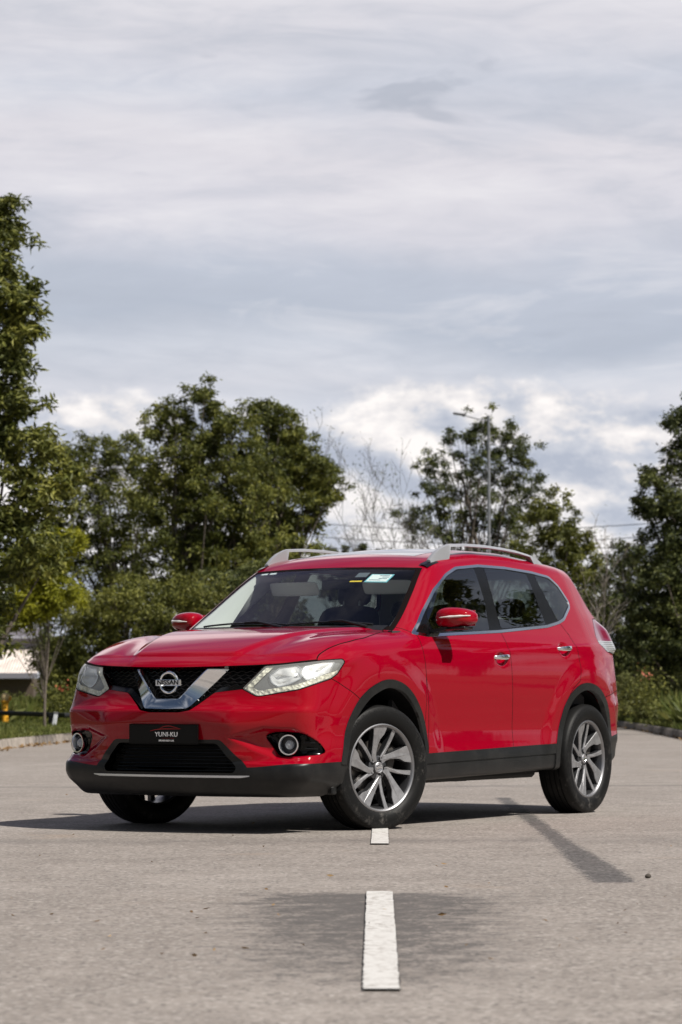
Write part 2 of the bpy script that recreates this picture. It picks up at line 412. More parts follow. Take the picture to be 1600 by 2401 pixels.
# ------------------------------------------------------------------ surface extraction and exact clipping
def surface_nets(h=.009):
    xs = np.arange(-3.77, 1.05, h); ys = np.arange(-2*h, .97, h); zs = np.arange(.16, 1.78, h)
    A = np.empty((len(xs), len(ys), len(zs)), np.float32)
    for i in range(0, len(xs), 48):
        A[i:i+48] = F(xs[i:i+48, None, None], ys[None, :, None], zs[None, None, :])
    S = A < 0
    c = np.zeros(tuple(k-1 for k in S.shape), np.int8)
    nx, ny, nz = S.shape
    for a in (0, 1):
        for b in (0, 1):
            for d in (0, 1): c += S[a:nx-1+a, b:ny-1+b, d:nz-1+d]
    cells = np.argwhere((c > 0) & (c < 8))
    idx = np.full(c.shape, -1, np.int32); idx[tuple(cells.T)] = np.arange(len(cells))
    V = np.stack([xs[cells[:, 0]], ys[cells[:, 1]], zs[cells[:, 2]]], 1)+h/2
    Q = []
    for ax in range(3):
        sl0 = [slice(1, -1)]*3; sl1 = [slice(1, -1)]*3
        sl0[ax] = slice(0, -1); sl1[ax] = slice(1, None)
        a, b = S[tuple(sl0)], S[tuple(sl1)]
        e = np.argwhere(a != b)
        off = np.ones(3, int); off[ax] = 0; e = e+off
        sgn = S[tuple(e.T)]
        u, w = (ax+1) % 3, (ax+2) % 3
        def cell(du, dw): k = e.copy(); k[:, u] -= du; k[:, w] -= dw; return idx[tuple(k.T)]
        q = np.stack([cell(0, 0), cell(1, 0), cell(1, 1), cell(0, 1)], 1)
        q[~sgn] = q[~sgn][:, ::-1]
        Q.append(q)
    Q = np.concatenate(Q); Q = Q[(Q >= 0).all(1)]
    for it in range(4):
        f = F(V[:, 0], V[:, 1], V[:, 2]); g = gradF(V[:, 0], V[:, 1], V[:, 2]); g2 = np.maximum((g*g).sum(1), .05)
        st = np.clip(f/g2, -.5*h, .5*h); V = V-g*st[:, None]
    T = np.concatenate([Q[:, [0, 1, 2]], Q[:, [0, 2, 3]]])
    g = gradF(V[:, 0], V[:, 1], V[:, 2], .005); N = g/np.linalg.norm(g, axis=1)[:, None]
    return np.concatenate([V, N], 1), T          # rows: x y z nx ny nz
def compact(V, T):
    u, inv = np.unique(T, return_inverse=True); return V[u], inv.reshape(T.shape)
def split(M, f):
    """cut a triangle mesh exactly along f = 0; returns (f<=0 part, f>0 part)"""
    V, T = M
    if len(T) == 0: return M, M
    if callable(f): f = f(V)
    f = np.where(np.abs(f) < 1e-7, -1e-7, f)
    s = f > 0; k = s[T].sum(1)
    ins = T[k == 0]; out = T[k == 3]; mix = T[(k == 1) | (k == 2)]
    if len(mix) == 0: return compact(V, ins) if len(ins) else (V[:0], T[:0]), compact(V, out) if len(out) else (V[:0], T[:0])
    km = s[mix]; odd = np.where(km.sum(1) == 1, km.argmax(1), (~km).argmax(1))
    r = np.arange(len(mix)); a = mix[r, odd]; b = mix[r, (odd+1) % 3]; c = mix[r, (odd+2) % 3]
    e = np.concatenate([np.stack([np.minimum(a, b), np.maximum(a, b)], 1), np.stack([np.minimum(a, c), np.maximum(a, c)], 1)])
    key = e[:, 0].astype(np.int64)*len(V)+e[:, 1]; uk, first, inv = np.unique(key, return_index=True, return_inverse=True)
    ue = e[first]; t = (f[ue[:, 0]]/(f[ue[:, 0]]-f[ue[:, 1]]))[:, None]
    nv = V[ue[:, 0]]*(1-t)+V[ue[:, 1]]*t
    V2 = np.concatenate([V, nv]); ab = len(V)+inv[:len(mix)].ravel(); ac = len(V)+inv[len(mix):].ravel()
    tip = np.stack([a, ab, ac], 1); q1 = np.stack([ab, b, c], 1); q2 = np.stack([ab, c, ac], 1)
    so = s[a]
    ins = np.concatenate([ins, tip[~so], q1[so], q2[so]]); out = np.concatenate([out, tip[so], q1[~so], q2[~so]])
    g = lambda t_: compact(V2, t_) if len(t_) else (V2[:0], t_)
    return g(ins), g(out)
def mirror(M): 
    V, T = M; V = V.copy(); V[:, 1] *= -1; V[:, 4] *= -1; return V, T[:, ::-1]
def join(*Ms):
    Vs = []; Ts = []; b = 0
    for V, T in Ms:
        if len(T): Vs.append(V); Ts.append(T+b); b += len(V)
    return (np.concatenate(Vs), np.concatenate(Ts)) if Vs else (np.zeros((0, 6)), np.zeros((0, 3), int))
def weld(M, tol=1e-5):
    V, T = M; k = np.round(V[:, :3]/tol).astype(np.int64)
    _, first, inv = np.unique(k, axis=0, return_index=True, return_inverse=True); inv = inv.ravel()
    T = inv[T]; T = T[(T[:, 0] != T[:, 1]) & (T[:, 1] != T[:, 2]) & (T[:, 2] != T[:, 0])]
    return V[first], T
def both(M): return weld(join(M, mirror(M)))
def offset(M, d):
    V, T = M; V = V.copy(); V[:, :3] += V[:, 3:]*(d if np.isscalar(d) else d[:, None]); return V, T
def edge_loop(M):
    V, T = M; E = np.concatenate([T[:, [0, 1]], T[:, [1, 2]], T[:, [2, 0]]])
    key = np.sort(E, 1); k = key[:, 0].astype(np.int64)*len(V)+key[:, 1]
    u, i, cnt = np.unique(k, return_index=True, return_counts=True); return E[i[cnt == 1]]
def skirt(M, d):
    """wall running from the border of a patch inwards by d"""
    V, T = M; B = edge_loop(M); n = len(B)
    a, b = V[B[:, 0]].copy(), V[B[:, 1]].copy(); a2, b2 = a.copy(), b.copy()
    a2[:, :3] -= a[:, 3:]*d; b2[:, :3] -= b[:, 3:]*d
    W_ = np.concatenate([a, b, b2, a2]); t = np.arange(n)
    return W_, np.concatenate([np.stack([t, t+n*3, t+n*2], 1), np.stack([t, t+2*n, t+n], 1)])
def put(name, M, m, parent, seam=None, seam_mat=None, flat=False):
    M = weld(M)
    if seam is not None and len(seam[1]):
        J = join(M, seam); mi = np.concatenate([np.zeros(len(M[1]), int), np.ones(len(seam[1]), int)])
        return mkobj(name, J[0][:, :3], J[1], parent=parent, mats=[m, seam_mat], mi=mi, normals=J[0][:, 3:])
    return mkobj(name, M[0][:, :3], M[1], m, parent, normals=None if flat else M[0][:, 3:])
# ------------------------------------------------------------------ the car
SIN35, COS35 = math.sin(rad(35)), math.cos(rad(35))
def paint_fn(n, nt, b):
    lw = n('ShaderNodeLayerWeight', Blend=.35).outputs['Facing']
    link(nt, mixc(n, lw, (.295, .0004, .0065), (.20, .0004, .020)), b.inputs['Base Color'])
    tc = n('ShaderNodeTexCoord').outputs['Object']
    t = n('ShaderNodeTexNoise', Vector=tc, Scale=900., Detail=1.).outputs[0]
    w = n('ShaderNodeTexNoise', Vector=tc, Scale=5., Detail=2.).outputs[0]
    bp = n('ShaderNodeBump', Height=w, Strength=.10, Distance=.004).outputs[0]
    link(nt, bp, b.inputs['Coat Normal']); b.inputs['Coat IOR'].default_value = 1.46
    d = n('ShaderNodeTexNoise', Vector=tc, Scale=14., Detail=5., Roughness=.7).outputs[0]
    link(nt, n('ShaderNodeMapRange', Value=d, _3=.015, _4=.06).outputs[0], b.inputs['Coat Roughness'])
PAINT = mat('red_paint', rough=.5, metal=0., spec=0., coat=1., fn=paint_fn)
def clad_fn(n, nt, b):
    tc = n('ShaderNodeTexCoord').outputs['Object']
    d = n('ShaderNodeTexNoise', Vector=tc, Scale=7., Detail=8., Roughness=.7).outputs[0]
    g = n('ShaderNodeTexNoise', Vector=tc, Scale=500., Detail=2.).outputs[0]
    link(nt, mixc(n, ramp(n, d, [(.45, 0.), (.75, 1.)]), (.008, .0085, .009), (.019, .0185, .018)), b.inputs['Base Color'])
    link(nt, n('ShaderNodeBump', Height=g, Strength=.25, Distance=.001).outputs[0], b.inputs['Normal'])
CLAD = mat('black_plastic', rough=.38, spec=.40, fn=clad_fn)
SEAM = mat('panel_gap', base=(.006, .003, .003), rough=.9, spec=.1)
BLACK = mat('dark_void', base=(.006, .006, .006), rough=.8, spec=.2)
GLOSSB = mat('gloss_black', base=(.004, .004, .004), rough=.15, spec=.3)
CHROME = mat('chrome', base=(.88, .89, .91), rough=.11, metal=1.)
SATIN = mat('satin_aluminium', base=(.80, .81, .84), rough=.30, metal=1.)
RAILM = mat('silver_rail', base=(.44, .45, .47), rough=.36, metal=.55)
WSG = glass_mat('windscreen_glass', (.88, .93, .91))
SIDEG = glass_mat('tinted_glass', (.20, .225, .20), base_reflect=.10)
REARG = glass_mat('rear_glass', (.62, .68, .62))
LAMPG = glass_mat('lamp_glass', (.96, .97, .95), haze=.15)
ROOFG = mat('roof_glass', base=(.010, .012, .014), rough=.03, coat=1.)
REFL = mat('lamp_reflector', base=(.88, .89, .91), rough=.25, metal=.85)
LENS = mat('lamp_lens', base=(.78, .83, .88), rough=.03, trans=.6, coat=1.)
DRL = mat('light_guide', base=(.62, .60, .48), rough=.25, coat=.6)
FRIT = mat('frit_black', base=(.010, .011, .012), rough=.08, coat=1.)
INT = mat('dark_trim', base=(.030, .031, .033), rough=.7, fn=noise_col((.024, .025, .027), (.042, .042, .044), 60.))
SEATM = mat('seat_leather', base=(.028, .028, .030), rough=.45, fn=noise_col((.022, .022, .024), (.036, .036, .038), 40.))
LINER = mat('headliner', base=(.36, .36, .34), rough=.9)
car = empty('suv_car', (0, 0, 0))
tag(car, 'glossy red SUV parked diagonally over the dashed line, roof rails and tinted side windows', 'car')
def DLOf(V): return np.maximum(poly_sd(V[:, 0], V[:, 2], DLO), .35-np.abs(V[:, 1]))
DLO = rounded([(-.398, 1.143), (-.60, 1.271), (-.861, 1.431), (-1.087, 1.534), (-1.255, 1.583), (-1.586, 1.611), (-1.955, 1.612), (-2.32, 1.597), (-2.555, 1.574), (-2.648, 1.517), (-2.722, 1.402), (-2.700, 1.362), (-2.535, 1.274), (-2.435, 1.249), (-2.24, 1.220), (-1.53, 1.172), (-.548, 1.128)], .02)
GF = rounded([(-.655, 1.158), (-.640, 1.256), (-.845, 1.404), (-1.10, 1.516), (-1.263, 1.560), (-1.512, 1.584), (-1.478, 1.354), (-1.395, 1.186), (-1.05, 1.170)], .02)
GR = rounded([(-1.654, 1.590), (-1.926, 1.590), (-2.232, 1.573), (-2.236, 1.44), (-2.232, 1.242), (-1.566, 1.200), (-1.601, 1.32)], .02)
GQ = rounded([(-2.345, 1.572), (-2.52, 1.556), (-2.622, 1.500), (-2.690, 1.400), (-2.672, 1.376), (-2.52, 1.292), (-2.435, 1.270), (-2.395, 1.407)], .02)
ARF = rounded([(.52, .10), (.495, .40), (.445, .62), (.335, .755), (.215, .825), (.066, .868), (-.044, .872), (-.181, .844), (-.305, .777), (-.413, .675), (-.478, .56), (-.497, .42), (-.50, .10)], .12)
ARFi = rounded([(.47, .09), (.445, .42), (.385, .61), (.30, .70), (.205, .770), (.060, .818), (-.050, .824), (-.165, .800), (-.275, .738), (-.375, .650), (-.435, .55), (-.460, .42), (-.465, .09)], .12)
ARR = rounded([(-2.20, .10), (-2.20, .43), (-2.25, .58), (-2.315, .72), (-2.42, .81), (-2.545, .857), (-2.68, .865), (-2.84, .830), (-2.985, .750), (-3.085, .63), (-3.125, .50), (-3.13, .10)], .12)
ARRi = rounded([(-2.26, .09), (-2.262, .43), (-2.31, .57), (-2.368, .69), (-2.455, .770), (-2.575, .812), (-2.69, .816), (-2.82, .785), (-2.935, .715), (-3.03, .61), (-3.07, .50), (-3.085, .09)], .12)
wsY = cub([1.0, 1.18, 1.24, 1.32, 1.46, 1.575], [.78, .742, .728, .702, .652, .602])
hoodE = cub([-.6, -.33, -.279, -.183, -.07, .04, .168, .29, .418, .519, .585, .625, .65, .9], [.60, .675, .706, .753, .782, .803, .820, .820, .806, .793, .790, .797, .83, .92])
lipZ = cub([0, .24, .37, .6, .8, .95], [.934, .937, .941, .951, .976, .995])
def split_by(M, name, f):
    a, b = split(M, f); return a, b
def gapcut(M, f, g=.0028):
    """panel / gap strip / rest"""
    v = f(M[0]); ins, out = split(M, v+g)
    strip, out = split(out, f(out[0])-g)
    return ins, strip, out
def build_body():
    B = surface_nets(.0095)
    B = split(B, lambda V: -V[:, 1])[0]
    SE = []                                    # gap strips
    # wheel openings (through side and floor)
    for P in (ARFi, ARRi):
        h, B = split(B, lambda V: np.maximum(poly_sd(V[:, 0], V[:, 2], P), .50-V[:, 1]))
    # windscreen with its black border
    wsf = lambda V: np.maximum(np.maximum(V[:, 1]-wsY(V[:, 2]), V[:, 2]-(1.577-.03*V[:, 1]**2)), np.maximum((V[:, 0]-Xw(V[:, 1], V[:, 2]))*.5-.004, -1.15-V[:, 0]))
    ws, B = split(B, wsf)
    v = np.maximum(np.maximum(ws[0][:, 1]-wsY(ws[0][:, 2])+.030, ws[0][:, 2]-(1.577-.03*ws[0][:, 1]**2)+.016), 1.19-ws[0][:, 2])
    wsg, wsb = split(ws, v)
    sunst, _ = split(wsg, lambda V: 1.505-V[:, 2])
    wsb, wsseal = split(wsb, lambda V: wsf(V)+.007)
    # rear window
    bl, B = split(B, lambda V: np.maximum(np.maximum(V[:, 1]-.60-.2*(1.4-V[:, 2]), np.abs(V[:, 2]-1.44)-.145), V[:, 0]+2.9))
    # side windows
    dlo, B = split(B, DLOf)
    inner, chrome = split(dlo, lambda V: poly_sd(V[:, 0], V[:, 2], DLO)+.017)
    # keep the chrome slim above and generous below
    gf, inner = split(inner, lambda V: poly_sd(V[:, 0], V[:, 2], GF))
    gr, inner = split(inner, lambda V: poly_sd(V[:, 0], V[:, 2], GR))
    gq, inner = split(inner, lambda V: poly_sd(V[:, 0], V[:, 2], GQ))
    # glass roof
    sr, st, B = gapcut(B, lambda V: np.maximum(np.maximum(np.abs(V[:, 0]+1.80)-.66, V[:, 1]-.44), 1.5-V[:, 2]), .004); SE.append(st)
    # wheel arch flares
    fl = []
    for P in (ARF, ARR):
        a, B = split(B, lambda V: np.maximum(np.maximum(poly_sd(V[:, 0], V[:, 2], P), .70-V[:, 1]), (.385 if P is ARF else .30)-V[:, 2])); fl.append(a)
    # headlamps
    uu = lambda V: V[:, 1]*COS35-V[:, 0]*SIN35
    hl, st, B = gapcut(B, lambda V: np.maximum(poly_sd(uu(V), V[:, 2], HLP), .3-V[:, 0]), .003); SE.append(st)
    # grille
    gro, B = split(B, lambda V: np.maximum(poly_sd(V[:, 1], V[:, 2], GRP), .5-V[:, 0]))
    # lower intake and lower black skirt
    lg, B = split(B, lambda V: np.maximum(poly_sd(V[:, 1], V[:, 2], LGP), .6-V[:, 0]))
    zl = lambda V: V[:, 2]-(.373+.022*sstep(V[:, 1], .5, .8)+.006*sstep(-V[:, 0], -.8, -.5))
    lb, B = split(B, lambda V: np.maximum(np.minimum(poly_sd(V[:, 1], V[:, 2], LGO), zl(V)), .3-V[:, 0]))
    # fog lamp pockets
    fg, B = split(B, lambda V: np.maximum(poly_sd(V[:, 1], V[:, 2], FOGP)-.002, .5-V[:, 0]))
    # side sill cladding
    c1 = lambda V: V[:, 2]-(.432-.020*(V[:, 0]+.5))
    cl, B = split(B, lambda V: np.maximum(np.maximum(c1(V), V[:, 0]-.25), -2.75-V[:, 0]))
    # rear lower bumper
    rb, B = split(B, lambda V: np.maximum(V[:, 2]-(.495-.10*(V[:, 0]+3.07)), V[:, 0]+2.75))
    # tail lamps
    TL = rounded([(-3.085, 1.300), (-2.978, 1.18), (-2.972, 1.128), (-3.11, 1.074), (-3.28, 1.060), (-3.80, 1.09), (-3.80, 1.25), (-3.25, 1.302)], .015)
    tl, st, B = gapcut(B, lambda V: np.maximum(poly_sd(V[:, 0], V[:, 2], TL), .46-V[:, 1])); SE.append(st)
    # bonnet
    hf = lambda V: np.maximum(np.maximum((V[:, 1]-hoodE(V[:, 0])), (lipZ(V[:, 1])-V[:, 2])), -.5-V[:, 0])
    hood, st, B = gapcut(B, hf, .0035); SE.append(st)
    # doors
    DF = [(-.50, 1.19), (-.437, 1.140), (-.43, 1.083), (-.449, .947), (-.478, .811), (-.508, .584), (-.500, .30), (-1.590, .30), (-1.618, .501), (-1.603, .694), (-1.565, .958), (-1.545, 1.102), (-1.526, 1.30)]
    DR = [(-1.526, 1.35), (-1.545, 1.102), (-1.565, .958), (-1.603, .694), (-1.618, .501), (-1.590, .30), (-2.3, .30), (-2.222, .43), (-2.27, .585), (-2.335, .73), (-2.43, .825), (-2.528, .873), (-2.551, .967), (-2.543, 1.068), (-2.513, 1.181), (-2.45, 1.256), (-2.45, 1.35)]
    df, st, B = gapcut(B, lambda V: np.maximum(poly_sd(V[:, 0], V[:, 2], DF), .6-V[:, 1]), .0028); SE.append(st)
    dr, st, B = gapcut(B, lambda V: np.maximum(poly_sd(V[:, 0], V[:, 2], DR), .6-V[:, 1]), .0028); SE.append(st)
    # front bumper cover / fender
    fl_line = [(.72, .93), (.575, .872), (.511, .848), (.435, .811), (.320, .757), (.20, .68)]
    bf, st, B = gapcut(B, lambda V: np.maximum(line_sd(V[:, 0], V[:, 2], fl_line)*-1, .2-V[:, 0]), .0024); SE.append(st)
    rbf = lambda V: np.maximum(V[:, 2]-(.772-.12*(V[:, 0]+3.0)), V[:, 0]+2.85)
    rbp, st, B = gapcut(B, rbf, .0024); SE.append(st)
    fe, st, B = gapcut(B, lambda V: np.maximum(-.46-V[:, 0], line_sd(V[:, 0], V[:, 2], [(-.20, 1.30), (-.437, 1.135)])*-1), .0022); SE.append(st)
    # petrol side pieces done; tailgate
    tg, st, B = gapcut(B, lambda V: np.maximum(V[:, 1]-.66+.12*sstep(V[:, 2], 1.1, 1.5), V[:, 0]+3.05)); SE.append(st)
    tw, B2 = split(B, lambda V: np.maximum(V[:, 0]-.6, V[:, 2]-.32)); 
    seams = join(*SE)
    put('body_shell', both(B), PAINT, car, seam=both(seams), seam_mat=SEAM)
    hd = put('bonnet', both(hood), PAINT, car)
    put('front_bumper', join(both(bf), both(skirt(fg, .012)), skirt(both(gro), .03)), PAINT, car)
    put('lower_bumper', join(both(lb), skirt(both(lg), .05)), CLAD, car)
    put('rear_bumper', both(rbp), PAINT, car); put('rear_lower_bumper', both(rb), CLAD, car)
    tgo = put('tailgate', both(tg), PAINT, car)
    put('rear_window', both(bl), REARG, tgo)
    put('roof_window', both(sr), ROOFG, car)
    w = put('windscreen', both(wsg), WSG, car)
    [(put('windscreen_border', m_, FRIT, w)) for m_ in (wsb, mirror(wsb))]; [(put('windscreen_seal', m_, SEAM, w)) for m_ in (wsseal, mirror(wsseal))]
    for sgn in (1, -1):
        S = (lambda M: M) if sgn > 0 else mirror
        put('front_fender', S(fe), PAINT, car)
        a = put('front_door', S(df), PAINT, car); b = put('rear_door', S(dr), PAINT, car)
        put('side_window', S(gf), SIDEG, a); put('side_window', S(gr), SIDEG, b)
        q = put('quarter_window', S(gq), SIDEG, car)
        put('window_pillars', S(offset(join(inner), -.001)), GLOSSB, car)
        ch = offset(chrome, .003); put('window_chrome_trim', S(join(ch, skirt(ch, .008))), CHROME, car)
        for k, f_ in enumerate(fl):
            o = offset(f_, .007); put('wheel_arch_flare', S(join(o, skirt(o, .035))), CLAD, car)
        # sill: door strip proud of the sill by a groove
        c2 = lambda V: V[:, 2]-(.372-.018*(V[:, 0]+.5))
        strip, st1 = split(cl, lambda V: -c2(V)); groove, sill = split(st1, lambda V: -(V[:, 2]-(.364-.018*(V[:, 0]+.5))))
        s1 = offset(strip, .006); put('door_cladding', S(join(s1, skirt(s1, .012))), CLAD, car)
        put('side_sill', S(join(sill, offset(groove, -.004))), CLAD, car)
        headlamp(S(hl), sgn); foglamp(S(fg), sgn); taillamp(S(tl), sgn)
    grille(both(gro), both(lg))
    # cabin lining: slightly inside the shell, open where the glass is
    L = join(split(B, lambda V: 1.10-V[:, 2])[0], sr)
    li = offset(L, -.022); put('headliner', both(li), LINER, car)
    pi_ = offset(split(inner, lambda V: 1.0-V[:, 2])[0], -.02); put('pillar_trim', both(pi_), INT, car)
    return hood
def headlamp(M, sgn):
    g = put('headlight', offset(M, .0), LAMPG, car)
    V, T = M; u = np.abs(V[:, 1])*COS35-V[:, 0]*SIN35
    d = poly_sd(u, V[:, 2], HLP)
    # distance to the inner and lower border only: that is where the light guide runs
    low = np.abs(line_sd(u, V[:, 2], [(.02, .96), (-.125, .817), (-.050, .774), (-.027, .773), (.185, .810), (.36, .866)]))
    band, rest = split((V, T), low-.031)
    band, rim = split(band, lambda W_: np.abs(line_sd(np.abs(W_[:, 1])*COS35-W_[:, 0]*SIN35, W_[:, 2], [(.02, .96), (-.125, .817), (-.050, .774), (-.027, .773), (.185, .810), (.36, .866)]))*-1+.005)
    bnd = offset(band, -.010); put('daytime_light_guide', bnd, DRLM, g)
    # housing: dark bezel with two bright reflector pockets
    U_ = lambda W_: np.abs(W_[:, 1])*COS35-W_[:, 0]*SIN35
    PA = rounded([(.022, .888), (.080, .936), (.178, .950), (.200, .934), (.184, .906), (.200, .878), (.133, .848), (.070, .830), (.034, .852)], .01)
    PB = rounded([(.192, .908), (.224, .946), (.402, .974), (.372, .893), (.232, .868)], .01)
    pk = lambda W_: np.minimum(poly_sd(U_(W_), W_[:, 2], PA), poly_sd(U_(W_), W_[:, 2], PB))
    pocket, bez = split(rest, pk); edge, bez = split(bez, lambda W_: pk(W_)-.006)
    dd = -pk(pocket[0]); dep = .016+.040*sstep(dd, .0, .035)
    put('lamp_reflector', offset(pocket, -dep), HOUSING, g)
    put('reflector_edge', offset(edge, -.014), REFL, g)
    put('lamp_bezel', join(offset(bez, -.022), skirt(M, .03)), mat('lamp_bezel_dark', base=(.13, .135, .14), rough=.3, coat=.5), g)
    # two lens modules
    for (cx, cy, cz, r, k) in ((.765, .615, .872, .034, 0), (.640, .765, .912, .030, 1)):
        mb = MB(); mb.lathe([(-.05, r*1.15), (-.012, r*1.2), (0, r*1.12), (-.004, r*.98), (-.05, r*.9)], 32, 'x', (0, 0, 0))
        a = rad(18 if k == 0 else 34)*sgn
        ring = mb.build('lens_ring', REFL, g, smooth=True); ring.location = (cx-.018, cy*sgn, cz); ring.rotation_euler = (0, 0, a)
        mb = MB(); mb.sphere((-.035, 0, 0), (r*.95, r*.95, r*.95), 28, 16)
        le = mb.build('projector_lens', LENS, g, smooth=True, recalc=False); le.location = (cx-.018, cy*sgn, cz); le.rotation_euler = (0, 0, a)
    mb = MB(); mb.sphere((0, 0, 0), (.016, .016, .022), 16, 10)
    o = mb.build('turn_bulb', mat('amber', base=(.5, .12, .02), rough=.2, coat=1.), g, smooth=True); o.location = (.795, .56*sgn, .828)
def housing_fn(n, nt, b):
    tc = n('ShaderNodeTexCoord').outputs['Object']
    v = n('ShaderNodeTexVoronoi', {'feature': 'SMOOTH_F1'}, Vector=tc, Scale=13.).outputs[0]
    link(nt, mixc(n, ramp(n, v, [(.25, 0.), (.8, .8)]), (.93, .94, .96), (.66, .68, .72)), b.inputs['Base Color'])
    link(nt, n('ShaderNodeBump', Height=v, Strength=.7, Distance=.04).outputs[0], b.inputs['Normal'])
HOUSING = mat('lamp_housing', rough=.33, metal=.35, fn=housing_fn)
def drl_fn(n, nt, b):
    tc = n('ShaderNodeTexCoord').outputs['Object']
    v = n('ShaderNodeTexVoronoi', Vector=tc, Scale=46.).outputs[0]
    link(nt, ramp(n, v, [(.0, (.88, .87, .76)), (.55, (.74, .73, .60)), (.8, (.48, .47, .38))]), b.inputs['Base Color'])
    link(nt, n('ShaderNodeBump', Height=v, Strength=1., Distance=.01).outputs[0], b.inputs['Normal'])
DRLM = mat('light_guide_beads', rough=.2, coat=1., fn=drl_fn)
def foglamp(M, sgn):
    h = put('fog_lamp_surround', join(offset(M, -.018), skirt(M, .02)), GLOSSB, car)
    c = (.812, .727*sgn, .500); a = rad(16)*sgn
    mb = MB(); mb.lathe([(-.03, .052), (.004, .060), (.012, .057), (.012, .051), (.002, .047), (-.03, .044)], 40, 'x')
    r = mb.build('fog_lamp_ring', CHROME, h, smooth=True); r.location = c; r.rotation_euler = (0, 0, a)
    mb = MB(); mb.lathe([(-.04, .0005), (-.04, .044), (-.004, .047)], 32, 'x'); q = mb.build('fog_lamp_bowl', mat('fog_bowl', base=(.05, .05, .055), rough=.2, metal=.5), h, smooth=True); q.location = c; q.rotation_euler = (0, 0, a)
    mb = MB(); mb.sphere((-.022, 0, 0), (.026, .027, .027), 24, 14); q = mb.build('fog_lamp_lens', LENS, h, smooth=True, recalc=False); q.location = c; q.rotation_euler = (0, 0, a)
    mb = MB()
    for z0, y0, y1 in ((.512, .782, .838), (.478, .786, .850)):
        p = [(Xf(y0, z0)-.05, y0*sgn, z0), (Xf(y1, z0)-.045, y1*sgn, z0-.003)]
        mb.tube(p, .0045, 8); mb.build('fog_lamp_fin', CLAD, h, smooth=True); mb = MB()
    mb.tube([(Xf(.61, .55)-.044, .61*sgn, .553), (Xf(.64, .52)-.05, .645*sgn, .525), (Xf(.66, .47)-.05, .665*sgn, .455)], .004, 8)
    mb.build('fog_lamp_fin', CLAD, h, smooth=True)
def taillamp(M, sgn):
    up, lo = split(M, lambda V: 1.150-.25*(V[:, 0]+3.1)*0-V[:, 2])
    t = put('tail_light', up, mat('red_lens', base=(.16, .015, .04), rough=.06, coat=1.), car)
    put('clear_lens', lo, mat('clear_lens', base=(.55, .55, .55), rough=.2, coat=1., fn=lens_fn), t)
def lens_fn(n, nt, b):
    tc = n('ShaderNodeTexCoord').outputs['Object']
    w = n('ShaderNodeTexWave', {'wave_type': 'BANDS', 'bands_direction': 'Z'}, Vector=tc, Scale=24.).outputs['Fac']
    link(nt, ramp(n, w, [(0., (.16, .17, .17)), (1., (.42, .43, .45))]), b.inputs['Base Color'])
    link(nt, n('ShaderNodeBump', Height=w, Strength=.6, Distance=.006).outputs[0], b.inputs['Normal'])
def text_obj(name, s, size, m, parent, loc, ext=.001, sx=1., bold=0., tilt=0., space=1.):
    """lettering as a real, thin mesh facing +x"""
    cu = D.curves.new(name, 'FONT'); cu.body = s; cu.size = size; cu.extrude = ext; cu.align_x = 'CENTER'; cu.align_y = 'CENTER'; cu.offset = bold; cu.space_character = space
    o = D.objects.new(name, cu); COL.objects.link(o); dg = C.evaluated_depsgraph_get(); me = D.meshes.new_from_object(o.evaluated_get(dg))
    D.objects.remove(o); me.name = name
    for v in me.vertices:
        x, y, z = v.co; v.co = (z, x*sx, y)
    if sx < 0: me.flip_normals()
    me.materials.clear(); me.materials.append(m)
    q = D.objects.new(name, me); COL.objects.link(q); q.parent = parent; q.location = loc; q.rotation_euler = (0, tilt, 0)
    return q
